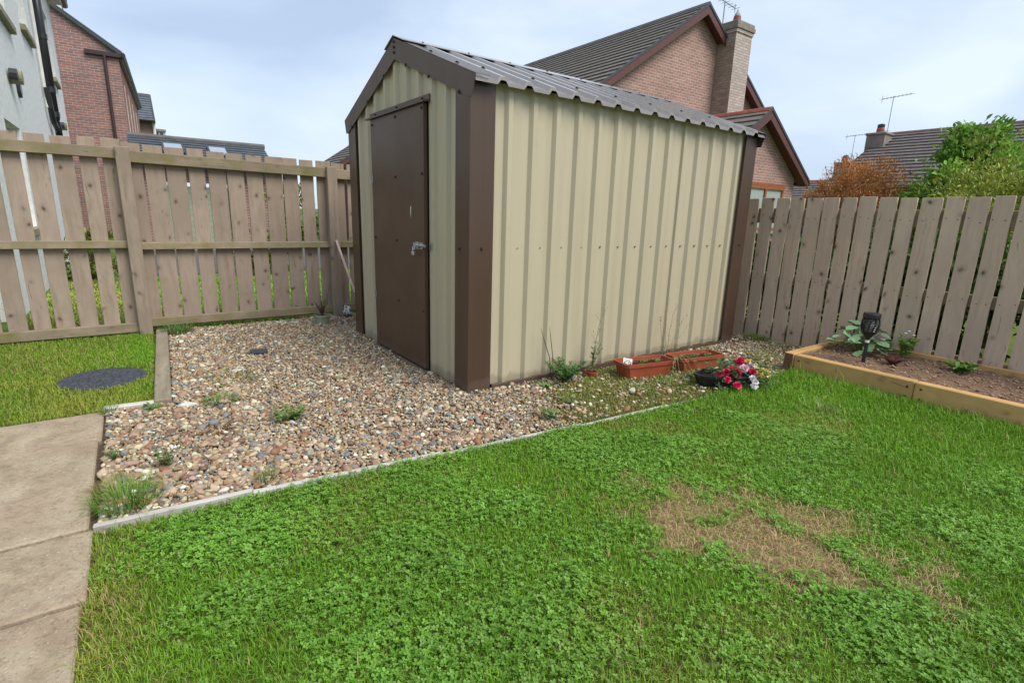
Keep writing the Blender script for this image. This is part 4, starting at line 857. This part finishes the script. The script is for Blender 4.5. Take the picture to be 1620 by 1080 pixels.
to = thing('garden_torch', (tx,ty,SZ-.03), 'black solar garden torch on a stake in the raised bed', 'lamp')
MB().tube([(tx,ty,SZ-.05),(tx+.003,ty,.36)], .0135, 10).build('stake', 'black', to, smooth=False)
MB().tube([(tx+.003,ty,.315),(tx+.003,ty,.335)], .0150, 10).build('band', 'tag', to)
hc = (tx+.004,ty,.352); K = 1.14
MB().lathe([(.014,0),(.022*K,.008),(.034*K,.035),(.018*K,.034),(.01*K,.02)], hc, 20).build('cup', 'black', to)
cage = MB()
for i in range(10):
    a = 6.283*i/10; pf = [(.033,.03),(.046,.065),(.052,.105),(.05,.135),(.044,.16)]
    cage.tube([(hc[0]+K*r*math.cos(a+.12*k), hc[1]+K*r*math.sin(a+.12*k), hc[2]+z) for k, (r, z) in enumerate(pf)], .007, 6)
cage.build('cage', 'black', to)
M['torchlens'] = plain('grey_diffuser', (.10,.105,.11), (.06,.063,.067), 30, .4); MB().lathe([(.02*K,.02),(.034*K,.06),(.041*K,.105),(.038*K,.15),(.001,.152)], hc, 20).build('diffuser', 'torchlens', to)
lou = MB()
for i in range(7): lou.lathe([(.041*K,0),(.044*K,.003),(.041*K,.006)], (hc[0],hc[1],hc[2]+.055+.013*i), 16)
lou.build('louvre', 'zinc', to)
MB().lathe([(.044*K,.150),(.052*K,.16),(.052*K,.185),(.049*K,.194),(.001,.196)], hc, 20).build('cap', 'black', to)

# ------------------------------------------------------------------ things by the left fence
gp = thing('plant_pot', (-.215,2.63,0), 'grey green plastic plant pot on the gravel before the fence', 'plant pot')
pot(MB(), (-.215,2.63,.005), .062, .078, .115).build('pot_body', 'greenpot', gp); MB().lathe([(.073,0),(.073,.003),(.001,.008)], (-.215,2.63,.098), 18).build('compost', 'potsoil', gp)
bushy('twiggy_plant', 'bare dark twiggy plant with sparse leaves in the green pot', (-.215,2.63,.10), .2, .09, 11, 9, .022, (.045,.055,.03), (.12,.13,.06), None, .6, 'twig', sr_=.0035, low=.3)
mb = MB()
for i in range(5): a = random.uniform(0,6); mb.tube([(-.2,2.63,.12), (-.19+.05*math.cos(a),2.65,.24), (-.15+.05*math.cos(a),2.67,.32+.03*i)], [.003,.002,.001], 5)
mb.build('twig', 'twig', bpy.data.objects['twiggy_plant'])
pl_ = thing('broom_handle', (.25,2.66,0), 'pale pink pole leaning on the fence beside the shed', 'pole')
MB().tube([(.262,2.63,.012),(.2,2.72,.25)], .0135, 10).build('lower_length', 'pinkpole', pl_); MB().tube([(.2,2.72,.25),(.185,2.744,.315)], .0139, 10).build('worn_band', 'drystem', pl_); MB().tube([(.185,2.744,.315),(.06,2.915,.865)], .013, 10).build('upper_length', 'pinkpole', pl_)
v = I2*(1+.2*np.sin(I2@np.array((5.,3.,4.)))+.16*np.sin(I2@np.array((-4.,7.,5.))))[:,None]
me = bpy.data.meshes.new('rag'); me.from_pydata((v*np.array((.048,.045,.062))).tolist(), [], F2.tolist()); me.materials.append(M['rag']); o = link('ornament', me, None, (.135,2.86,.088)); tag(o, 'small grey and white lumpy ornament on the ground beside the fence post', 'ornament')
MB().lathe([(.042,-.088),(.046,-.06),(.03,-.035)], (0,0,0), 12).build('base', 'black', o, local=True)
sp2 = MB(); sp2.prism([(-.075,-.045,0),(.05,-.05,0),(.085,-.005,0),(.06,.05,0),(-.07,.045,0)], (0,0,.022)); o = sp2.build('slate_piece', 'slatepiece', at=(-1.01,1.70,.022), bevel=.003); o.rotation_euler = (rad(6), rad(-5), rad(-40)); tag(o, 'flat black slate fragment lying on the gravel', 'slate')
def rock(name, label, loc, s, seed, mat='whitestone'):
    r_ = np.random.default_rng(seed); v = I2*(1+.18*np.sin(I2@r_.normal(0,2.5,3)+1)+.14*np.sin(I2@r_.normal(0,3.5,3)))[:,None]*np.array(s); me = bpy.data.meshes.new(name); me.from_pydata(v.tolist(), [], F2.tolist()); me.materials.append(M[mat]); me.polygons.foreach_set('use_smooth', [True]*len(F2))
    return tag(link(name, me, None, loc), label, 'stone')
rock('stone', 'large white stone in the gravel just off the end of the timber beam', (-1.60,.63,.022), (.05,.03,.02), 1)
rock('stone', 'pale rounded stone beside the timber beam, toward the fence post', (-1.49,1.90,.018), (.028,.022,.018), 2)
rock('stone', 'whitish flat cobble in the gravel below the slate piece', (-1.22,1.25,.018), (.055,.035,.022), 3)

# ------------------------------------------------------------------ houses
def wall_open(axis, p, t, u0, u1, z0, z1, opens):
    """slab wall with rectangular openings. axis 'x': wall in plane x=p (u=y); thickness towards -t side"""
    us = sorted({u0, u1, *[o[0] for o in opens], *[o[1] for o in opens]}); zs = sorted({z0, z1, *[o[2] for o in opens], *[o[3] for o in opens]}); mb = MB()
    for i in range(len(us)-1):
        for j in range(len(zs)-1):
            um, zm = (us[i]+us[i+1])/2, (zs[j]+zs[j+1])/2
            if any(o[0] < um < o[1] and o[2] < zm < o[3] for o in opens): continue
            a, b = min(p, p+t), max(p, p+t)
            mb.box(a, b, us[i], us[i+1], zs[j], zs[j+1]) if axis == 'x' else mb.box(us[i], us[i+1], a, b, zs[j], zs[j+1])
    return mb
def courses(parent, mat, A, Bv, up, n, exp, th=.05, local=False, name='tile_course'):
    """n lapped courses; A->B is the eave line, up the unit vector up the slope"""
    A, Bv, up = Vector(A), Vector(Bv), Vector(up); al = (Bv-A).normalized(); nr = al.cross(up).normalized()
    if nr.z < 0: nr = -nr
    for i in range(n):
        a = A+up*exp*i; b = Bv+up*exp*i; hi = up*exp*1.12
        poly = [a+nr*th, a, a+hi-nr*.006, a+hi+nr*.008]
        MB().prism(poly, b-a).build(name, mat, parent, local=local)
def gable_house(root, x0, y0, hw, ln, eave, slope, oh, mats, exp=.3, ridge_mat='ridge_grey', sides=(-1,1), barge='barge', front=True):
    """ridge along +y from y0 (front gable) ; hw = half width of wall ; returns ridge z"""
    zr = eave+hw*slope; wf_, ws_, tile = mats
    MB().add([(x0-hw,y0,-.03),(x0+hw,y0,-.03),(x0+hw,y0,eave),(x0,y0,zr),(x0-hw,y0,eave)], [(0,1,2,3,4)]).build('gable_wall', wf_, root)
    MB().add([(x0-hw,y0,-.03),(x0-hw,y0+ln,-.03),(x0-hw,y0+ln,eave),(x0-hw,y0,eave)], [(3,2,1,0)]).build('side_wall', ws_, root)
    MB().add([(x0+hw,y0,-.03),(x0+hw,y0+ln,-.03),(x0+hw,y0+ln,eave),(x0+hw,y0,eave)], [(0,1,2,3)]).build('side_wall', ws_, root)
    MB().add([(x0-hw,y0+ln,-.03),(x0+hw,y0+ln,-.03),(x0+hw,y0+ln,eave),(x0,y0+ln,zr),(x0-hw,y0+ln,eave)], [(4,3,2,1,0)]).build('gable_wall', wf_, root)
    L_ = math.hypot(1, slope); roof = None
    for s in sides:
        e = oh; A = (x0+s*(hw+e), y0-oh, eave-slope*e+.06); Bv = (x0+s*(hw+e), y0+ln+oh, eave-slope*e+.06); upv = (-s/L_, 0, slope/L_); n = max(1, int(round((hw+e)*L_/exp)))
        courses(root, tile, A, Bv, upv, n, (hw+e)*L_/n)
        MB().tube([(A[0]+s*.05,A[1],A[2]-.05),(Bv[0]+s*.05,Bv[1],Bv[2]-.05)], .055, 8).build('gutter', 'upvcpipe', root)
        if barge:
            zt = zr+.05; d = .20
            for yb in (y0-oh, y0+ln+oh-.03):
                MB().prism([(x0,yb,zt),(A[0],yb,A[2]-.01),(A[0],yb,A[2]-.01-d*.9),(x0,yb,zt-d*1.2)], (0,.035,0)).build('barge_board', barge, root)
                MB().prism([(x0,yb-.02,zt+.07),(A[0]+s*.02,yb-.02,A[2]+.05),(A[0]+s*.02,yb-.02,A[2]-.02),(x0,yb-.02,zt-.01)], (0,.018,0)).build('verge', 'verge', root)
                MB().prism([(x0,yb+.035,zt-.1),(A[0],yb+.035,A[2]-.11),(A[0],yb+.035,A[2]-.14),(x0,yb+.035,zt-.13)], (0,oh-.036 if yb < y0 else -(oh-.036),0)).build('soffit', barge, root)
    rz = zr+.07; k = max(2, int(ln/.45)); step = (ln+2*oh)/k
    for i in range(k):
        ya = y0-oh+i*step; pf = [(x0-.12,ya,rz-.04),(x0-.07,ya,rz+.045),(x0,ya,rz+.075),(x0+.07,ya,rz+.045),(x0+.12,ya,rz-.04)]; MB().prism(pf, (0,step-.012,0)).build('ridge_tile', ridge_mat, root)
    return zr
def window(root, axis, p, u0, u1, z0, z1, out, fm='white', gm='glass', mull=1, sill='sill', fw_=.06, depth=.05):
    """frame proud of plane by 0..; panes set back; axis 'x' plane x=p, 'y' plane y=p ; out = outward sign"""
    mb = MB(); d0_, d1_ = p, p+out*depth
    def bx(a, b, c, d, e0=d0_, e1=d1_, m_=mb): lo, hi = min(e0,e1), max(e0,e1); m_.box(lo,hi,a,b,c,d) if axis == 'x' else m_.box(a,b,lo,hi,c,d)
    bx(u0,u0+fw_,z0,z1); bx(u1-fw_,u1,z0,z1); bx(u0+fw_,u1-fw_,z0,z0+fw_); bx(u0+fw_,u1-fw_,z1-fw_,z1)
    for i in range(1, mull+1): um = u0+(u1-u0)*i/(mull+1); bx(um-fw_/2,um+fw_/2,z0+fw_,z1-fw_)
    w = mb.build('window', fm, root)
    for i in range(mull+1):
        a = u0+(u1-u0)*i/(mull+1); b = u0+(u1-u0)*(i+1)/(mull+1); m2 = MB(); bx(a+.02,b-.02,z0+.02,z1-.02,p+out*.008,p+out*.016,m2); m2.build('pane', gm, w)
    if sill: m3 = MB(); bx(u0-.06,u1+.06,z0-.09,z0-.004,p-out*.01,p+out*(depth+.05),m3); m3.build('sill', sill, w)
    return w
def aerial(root, x, y, z0, z1, boomdir, bl, r=.014):
    a = MB().tube([(x,y,z0),(x,y,z1)], r, 6).build('aerial', 'greyclad', root); d = Vector(boomdir).normalized(); c = Vector((x,y,z1-.03)); sd_ = Vector((0,0,1)).cross(d).normalized()
    mb = MB().tube([c-d*bl*.6, c+d*bl*.4], r*.8, 5)
    for i in range(9): q = c-d*bl*.6+d*bl*i/8; mb.tube([q-sd_*.14, q+sd_*.14], r*.5, 4)
    mb.tube([c+d*bl*.38-Vector((0,0,.12)), c+d*bl*.38+Vector((0,0,.12))], r*.6, 4); mb.build('boom', 'greyclad', a)
    MB().tube([Vector((x,y,z0+(z1-z0)*.45))-sd_*.16, Vector((x,y,z0+(z1-z0)*.45))+sd_*.16], r*.7, 4).build('crossbar', 'greyclad', a); return a

# --- brick house right of the shed (main gable + lower wing)
hR = thing('brick_house', (12.5,8,0), 'buff brick house with dark tiled roof and external chimney, behind the shed', 'house')
gable_house(hR, 12.5, 7.9, 6.2, 12.5, 3.0, .667, .3, ('brickR','brickR2','tile'), .31, 'ridge_grey')
gable_house(hR, 12.87, 5.8, 2.3, 2.08, 2.58, .668, .3, ('brickR','brickR2','tile'), .3, 'ridge_red')
window(hR, 'y', 5.8, 12.55, 14.55, .95, 2.22, -1, 'orange_wood', 'glass_pale', 1, 'sill', .085, .06)
B(12.45,14.65,5.752,5.7985,2.225,2.31).build('lintel', 'orange_wood', hR)
cz = 6.95
ch = B(13.5,14.33,7.3,7.896,-.03,cz-.32).build('chimney', 'brickC', hR); B(13.494,13.4985,7.302,7.894,0,cz-.322).build('chimney_side', 'brickC2', ch)
for k, (g, z0, z1) in enumerate(((.03,cz-.318,cz-.222), (.06,cz-.22,cz-.10), (.035,cz-.098,cz))): B(13.5-g,14.33+g,7.3-g,7.89+g,z0,z1).build('corbel', 'brickC' if k < 1 else 'chimneyrender', ch, bevel=.01)
MB().lathe([(.11,0),(.12,.05),(.10,.18),(.09,.18)], (13.75,7.5,cz), 14).build('chimney_pot', 'ridge_red', ch); MB().lathe([(.09,0),(.085,.05),(.005,.2)], (13.75,7.5,cz+.182), 12).build('cowl', 'greyclad', ch)
aerial(hR, 13.85, 8.05, 6.0, 7.72, (1,.1,-.03), 1.7, .018)

# --- far bungalows on the right
def bungalow(name, x, y1, label, ln, zr, aer):
    h = thing(name, (x, y1-ln/2, 0), label, 'house'); hw = 4.2; sl_ = .48
    gable_house(h, x, y1-ln, hw, ln, zr-.08-hw*sl_, sl_, .3, ('brickR','brickR2','tile2'), .3, 'ridge_brown', barge='barge')
    c = B(x-1.25,x-.6,y1-.15,y1+.45,zr-1.6,zr-.16).build('chimney', 'chimneyrender', h); B(x-1.29,x-.56,y1-.19,y1+.49,zr-.158,zr-.07).build('corbel', 'chimneyrender', c, bevel=.02)
    MB().lathe([(.13,0),(.13,.12),(.11,.2)], (x-.92,y1+.15,zr-.07), 12).build('chimney_pot', 'ridge_red', c); MB().lathe([(.12,0),(.12,.1),(.005,.14)], (x-.92,y1+.15,zr+.13), 12).build('cowl', 'upvcpipe', c)
    aerial(h, x-.45, y1+.1, zr-.9, zr+aer, (.25,1,.0), 1.1, .012); return h
bungalow('bungalow', 22.0, 5.8, 'bungalow with dark tiled roof and grey chimney beyond the right fence', 12, 4.55, 1.25)
bungalow('bungalow', 27.0, 9.0, 'second bungalow with tiled roof, behind the first and the red shrub', 2.8, 4.1, 1.2)
# small low house between, behind the wing
hs = thing('brick_house', (24,12.5,0), 'far low house with pale grey tiled roof beyond the brick wing', 'house'); gable_house(hs, 31.0, 11.6, 3.2, 6, 1.75, .55, .3, ('brickR','brickR2','tile2'), .3, 'ridge_red')

# --- low brick outbuilding seen between fence and shed
ho = thing('outbuilding', (7.4,20,0), 'small brick outbuilding with brown gable seen between fence and shed', 'building'); gable_house(ho, 7.4, 20.3, 1.5, 3.0, 3.1, .67, .15, ('brickL','brickL2','tile'), .3, 'ridge_red')

# --- white roughcast house on the left
hW = thing('white_house', (-6,10.5,0), 'white roughcast house with black downpipe beyond the left fence', 'house'); XW = -2.78
wins = [(6.55,7.6,3.5,4.75), (9.1,10.2,3.87,5.1), (14.0,15.0,3.95,5.4), (5.75,6.9,.85,2.1)]
wall_open('x', XW, -.3, 4.4, 16.35, -.03, 6.25, wins).build('wall', 'render', hW)
B(-9,XW-.31,4.4,4.7,-.03,6.25).build('wall', 'render', hW); B(-9,XW-.31,16.3,16.6,-.03,6.25).build('wall', 'render', hW)
for u0, u1, z0, z1 in wins:
    w = window(hW, 'x', XW-.17, u0, u1, z0, z1, 1, 'white', 'glass', 1, None, .07, .05); B(XW-.1,XW+.07,u0-.08,u1+.08,z0-.1,z0-.004).build('sill', 'sill', w, bevel=.01)
for i in range(42):
    z = i*.15; B(XW-.3,XW+.008,16.352,16.6-.05*(i % 2),z,z+.142).build('quoin', 'quoin', hW, bevel=.006)
MB().tube([(XW+.09,11.5,6.1),(XW+.09,11.5,2.75)], .07, 12).build('downpipe', 'upvcpipe', hW, smooth=True)
for z in (5.6, 4.2, 3.25, 2.8): MB().tube([(XW+.09,11.5,z),(XW+.09,11.5,z+.10)], .082, 12).build('pipe_collar', 'upvcpipe', hW)
MB().tube([(XW+.09,11.5,2.78),(XW+.10,11.6,2.6),(XW+.09,11.8,2.5),(XW+.09,11.8,0)], .06, 10).build('pipe_bend', 'upvcpipe', hW)
MB().tube([(XW+.07,10.9,3.25),(XW+.08,10.95,2.9),(XW+.08,11.2,2.66),(XW+.09,11.7,2.55)], .045, 10).build('waste_pipe', 'upvcpipe', hW)
MB().tube([(XW+.04,10.94,6.0),(XW+.04,10.94,2.9)], .028, 8).build('white_conduit', 'white', hW)
MB().tube([(XW+.32,4.2,6.22),(XW+.32,16.8,6.22)], .075, 10).build('gutter', 'upvcpipe', hW); B(XW+.004,XW+.26,4.2,16.8,6.2,6.24).build('soffit', 'white', hW); B(XW+.262,XW+.285,4.2,16.8,6.1,6.3).build('fascia', 'white', hW)
courses(hW, 'slate', (XW+.36,4.2,6.3), (XW+.36,16.8,6.3), (-.8,0,.6), 14, .28, name='slate_course')
fl2 = MB().lathe([(.10,0),(.10,.10),(.085,.12)], (0,0,0), 14)
for y, z, mt_ in ((6.8,2.72,'sill'), (13.7,2.86,'sill')):
    o = MB().tube([(XW,y,z),(XW+.13,y,z)], [.09,.085], 14).build('flue', mt_, hW); MB().tube([(XW+.02,y-.14,z),(XW+.10,y-.14,z)], .075, 10).build('flue_cap', 'upvcpipe', o)
MB().prism([(XW+.002,7.3,2.75),(XW+.002,7.3,2.62),(XW+.002,7.38,2.55),(XW+.002,7.46,2.62),(XW+.002,7.46,2.75)], (.04,0,0)).build('wall_vent', 'upvcpipe', hW)

# --- red brick house behind it (turned a little)
ang = rad(-3.6); hB = thing('brick_house', (-1.39,19.6,0), 'red brick house with slate verge and brown downpipe behind the white house', 'house', rz=ang)
def lb(mb, name, mat, parent=None, **k): return mb.build(name, mat, parent or hB, local=True, **k)
ev, rs_ = 5.75, .70
lb(MB().add([(-8,0,-.03),(0,0,-.03),(0,0,ev),(-4,0,ev+4*rs_),(-8,0,ev)], [(0,1,2,3,4)]), 'gable_wall', 'brickL')
sw = [(1.4,2.1,3.5,5.0),(3.4,4.1,3.5,5.0),(5.6,6.3,3.5,5.0),(8.0,8.7,3.5,5.0),(1.4,2.1,.9,2.3),(5.6,6.3,.9,2.3)]
lb(wall_open('x', -.003, -.25, .003, 11, -.03, ev, sw), 'side_wall', 'brickL2')
for u0, u1, z0, z1 in sw:
    w = lb(MB().box(-.15,-.11,u0,u0+.06,z0,z1).box(-.15,-.11,u1-.06,u1,z0,z1).box(-.15,-.11,u0+.06,u1-.06,z0,z0+.06).box(-.15,-.11,u0+.06,u1-.06,z1-.06,z1).box(-.15,-.11,u0+.06,u1-.06,(z0+z1)/2-.03,(z0+z1)/2+.03), 'window', 'white')
    lb(B(-.14,-.13,u0+.02,u1-.02,z0+.02,z1-.02), 'pane', 'glass', w); lb(B(-.2,.06,u0-.06,u1+.06,z0-.1,z0-.003), 'sill', 'quoin', w)
    lb(B(-.003,.012,u0-.12,u0-.002,z0-.1,z1+.1), 'jamb', 'quoin', w)
lb(MB().prism([(.06,-.12,ev+.02),(-4,-.12,ev+4*rs_+.06),(-4,-.12,ev+4*rs_+.18),(.12,-.12,ev+.12)], (0,.1,0)), 'verge', 'verge')
lb(MB().tube([(.13,-.15,ev+.02),(.13,11,ev+.02)], .07, 8), 'gutter', 'upvcpipe'); lb(B(.002,.1,.0,11,ev-.12,ev+.04), 'fascia', 'upvcpipe')
lb(B(-.85,.12,-.115,-.004,ev-.06,ev+.06), 'eave_box', 'brownpipe'); lb(MB().tube([(-.36,-.07,ev-.06),(-.36,-.07,0)], .045, 10), 'downpipe', 'brownpipe')
for i in range(14):
    Lr = math.hypot(4.1, 4.1*rs_)/14; c_, s_ = 4.1/14*i, 4.1*rs_/14*i; lb(MB().prism([(.1-c_,-.1,ev+.06+s_),(.1-c_,-.1,ev+.10+s_),(.1-c_-.33,-.1,ev+.10+s_+.21),(.1-c_-.33,-.1,ev+.06+s_+.22)], (0,11.1,0)), 'slate_course', 'slate')

# --- farther houses on the left skyline
hF = thing('slate_house', (-1.2,37,0), 'distant brick house with blue slate roof behind the red brick house', 'house')
B(-3.5,.05,35.3,40,-.03,5.7).build('wall', 'brickL', hF); courses(hF, 'slate', (-3.5,34.95,5.72), (.14,34.95,5.72), (0,.72,.69), 11, .21, name='slate_course')
B(-3.5,.16,36.45,36.75,7.22,7.36).build('ridge_tile', 'ridge_grey', hF); MB().prism([(.142,34.9,5.62),(.142,34.9,5.8),(.142,36.6,7.36),(.142,38.2,5.8),(.142,38.2,5.62)], (.06,0,0)).build('verge', 'verge', hF)
MB().tube([(-3.5,34.85,5.72),(.15,34.85,5.72)], .08, 8).build('gutter', 'upvcpipe', hF); MB().tube([(.12,35.2,5.7),(.12,35.2,0)], .07, 8).build('downpipe', 'white', hF)
hG = thing('grey_block', (1.8,61,0), 'far grey clad flat-roofed block on the skyline', 'building')
B(1.2,2.2,60,64,-.03,7.85).build('wall', 'greyclad', hG); B(1.15,2.26,59.9,64.1,7.852,8.05).build('parapet', 'chimneyrender', hG)
for x in (1.42,1.78): o = B(x,x+.22,59.95,59.998,7.0,7.75).build('window', 'upvcpipe', hG)

# --- low garage with slate roof and sage doors, seen over and through the left fence
hg = thing('garage', (.2,15,0), 'low garage with blue slate roof, two skylights and sage green doors', 'garage')
wall_open('y', 13.9, .2, -1.45, 1.75, -.03, 2.3, [(-1.1,.62,-.03,1.76)]).build('wall', 'brickL', hg); B(-1.45,-1.25,14.1,16.1,-.03,2.3).build('wall', 'brickL2', hg); B(1.55,1.75,14.1,16.1,-.03,2.3).build('wall', 'brickL2', hg)
for x0, x1 in ((-1.1,-.25),(-.23,.62)):
    d = B(x0,x1,14.0,14.03,-.02,1.66).build('door', 'sage', hg)
    for i in range(11): B(x0+.01,x1-.01,13.99,13.999,.02+.148*i,.158+.148*i).build('board', 'sage', d)
courses(hg, 'slate', (-1.5,13.6,2.24), (1.8,13.6,2.24), (0,.906,.423), 9, .172, name='slate_course'); courses(hg, 'slate', (1.8,16.4,2.24), (-1.5,16.4,2.24), (0,-.906,.423), 9, .172, name='slate_course')
MB().tube([(-1.5,15.0,2.93),(1.84,15.0,2.93)], .075, 10).build('ridge_tile', 'ridge_grey', hg); MB().tube([(-1.5,13.52,2.22),(1.8,13.52,2.22)], .055, 8).build('gutter', 'upvcpipe', hg)
B(-1.5,1.8,13.56,13.6,2.1,2.25).build('fascia', 'upvcpipe', hg)
for x in (-.80,.25):
    q = Vector((0,.906,.423)); A = Vector((x,14.0,2.487)); nrm = Vector((0,-.423,.906))
    f_ = MB().prism([A, A+q*.62, A+q*.62+nrm*.03, A+nrm*.03], (.5,0,0)).build('skylight', 'upvcpipe', hg); A2 = A+q*.05+nrm*.031+Vector((.05,0,0)); MB().prism([A2, A2+q*.52, A2+q*.52+nrm*.01, A2+nrm*.01], (.4,0,0)).build('pane', 'skylight', f_)

# ------------------------------------------------------------------ trees and shrubs
def crown(root, c, rad3, n, ncl, lsize, ca, cb, wid=1., droop=0., cl_r=.22, shell=.55, dark=None, up=.4):
    """leaves in uneven clumps through an ellipsoid"""
    d = rng.normal(0,1,(ncl,3)); d /= np.linalg.norm(d, axis=1, keepdims=True); rr_ = (shell+(1-shell)*rng.random((ncl,1)))*rng.uniform(.8,1.12,(ncl,1)); cc_ = d*rr_
    k = rng.integers(0, ncl, n); s = rng.uniform(.6,1.3,(ncl,1)); p = cc_[k] + rng.normal(0,1,(n,3))*cl_r*s[k]*np.array((1,1,.7)); ok_ = np.linalg.norm(p, axis=1) < 1.16; p = p[ok_]; k = k[ok_]; P = p*np.array(rad3)+np.array(c); ok_ = P[:,2] > .05; P = P[ok_]; k = k[ok_]; n = len(P)
    tone = rng.uniform(.65,1.3,(ncl,1)); C = cmix(n, ca, cb)*tone[k]; D = (P-np.array(c))/np.array(rad3)*.8+rng.normal(0,.6,(n,3))+[0,0,up-droop]
    V, F, CC = leaves(P, D, lsize*rng.uniform(.6,1.2,n), C, wid=wid); o = np_mesh('crown', V, F, CC, 'leafcol', root); return cc_*np.array(rad3)+np.array(c)
def shrub(name, label, loc, c, rad3, n, ncl, ls, ca, cb, cat='shrub', trunk=.06, **k):
    root = thing(name, loc, label, cat); tips = crown(root, c, rad3, n, ncl, ls, ca, cb, **k); fork = Vector(loc).lerp(Vector(c), .45)
    MB().tube([loc, Vector(loc).lerp(fork,.5)+Vector((.03,.02,0)), fork], [trunk, trunk*.85, trunk*.7], 8).build('trunk', 'bark', root); mb = MB()
    for i in range(min(14, len(tips))): t = Vector(tips[i]); mb.tube([fork, fork.lerp(t,.5)+Vector((0,0,.08)), fork.lerp(t,.95)], [trunk*.5,trunk*.3,trunk*.1], 6)
    mb.build('branch', 'bark', root); return root
shrub('red_shrub', 'feathery red-orange maple shrub showing over the right fence', (7.2,.66,-.03), (7.2,.66,1.35), (.8,.68,.76), 26000, 130, .055, (.32,.13,.04), (.52,.26,.09), wid=.45, cl_r=.13, shell=.45, droop=.3)
shrub('green_shrub', 'tall bright green leafy shrub rising above the right fence', (7.7,-.45,-.03), (7.7,-.42,1.45), (.9,.70,.95), 34000, 190, .075, (.10,.25,.025), (.30,.50,.085), wid=1.0, cl_r=.13, shell=.35, droop=.1)
r_ = bpy.data.objects['green_shrub']; crown(r_, (7.6,-.42,2.2), (.40,.36,.45), 3000, 26, .085, (.1,.24,.03), (.29,.48,.09), wid=1.05, cl_r=.25)
shrub('yellow_shrub', 'yellow green fine-leaved shrub crowding the right end of the fence', (5.3,-1.5,-.03), (5.3,-1.50,1.2), (.85,.78,.92), 24000, 130, .05, (.18,.23,.03), (.38,.41,.07), wid=.6, cl_r=.13, shell=.45)
shrub('hedge_shrub', 'dark green dense hedge shrub hidden behind the right fence boards', (4.3,-2.9,-.03), (4.3,-2.9,.65), (.5,.9,.7), 4500, 50, .09, (.03,.07,.015), (.07,.13,.03), cl_r=.2, shell=.3)
shrub('hedge_shrub', 'dense green hedge shrub behind the fence boards by the torch', (4.25,-1.3,-.03), (4.25,-1.3,.6), (.5,.95,.66), 5500, 60, .09, (.03,.07,.015), (.08,.14,.03), cl_r=.2, shell=.3)
shrub('blue_conifer', 'small blue green conifer tip between wing and red shrub', (9.5,2.6,-.03), (9.5,2.6,1.25), (.22,.22,.62), 1500, 30, .07, (.12,.2,.17), (.25,.34,.3), wid=.4, cl_r=.22)
shrub('hedge_shrub', 'dark hedge shrub behind the fence boards next to the shed corner', (4.3,.3,-.03), (4.3,.3,.5), (.45,.8,.55), 3500, 50, .09, (.03,.07,.015), (.08,.14,.03), cl_r=.2, shell=.3)
for i, (x, y, h, lb_) in enumerate(((.9,8.2,.62,'yellow green garden shrub seen through the fence gaps near the shed'), (.15,7.4,.45,'low golden shrub seen through the left fence gaps'), (-2.3,7.6,.4,'low dark shrub by the white house wall behind the fence'))):
    shrub('garden_shrub', lb_, (x,y,-.03), (x,y,h*.75+(.6 if i == 0 else .1)), (.55,.5,h), 1600, 26, .09, (.10,.14,.02), (.26,.30,.05), cl_r=.2)
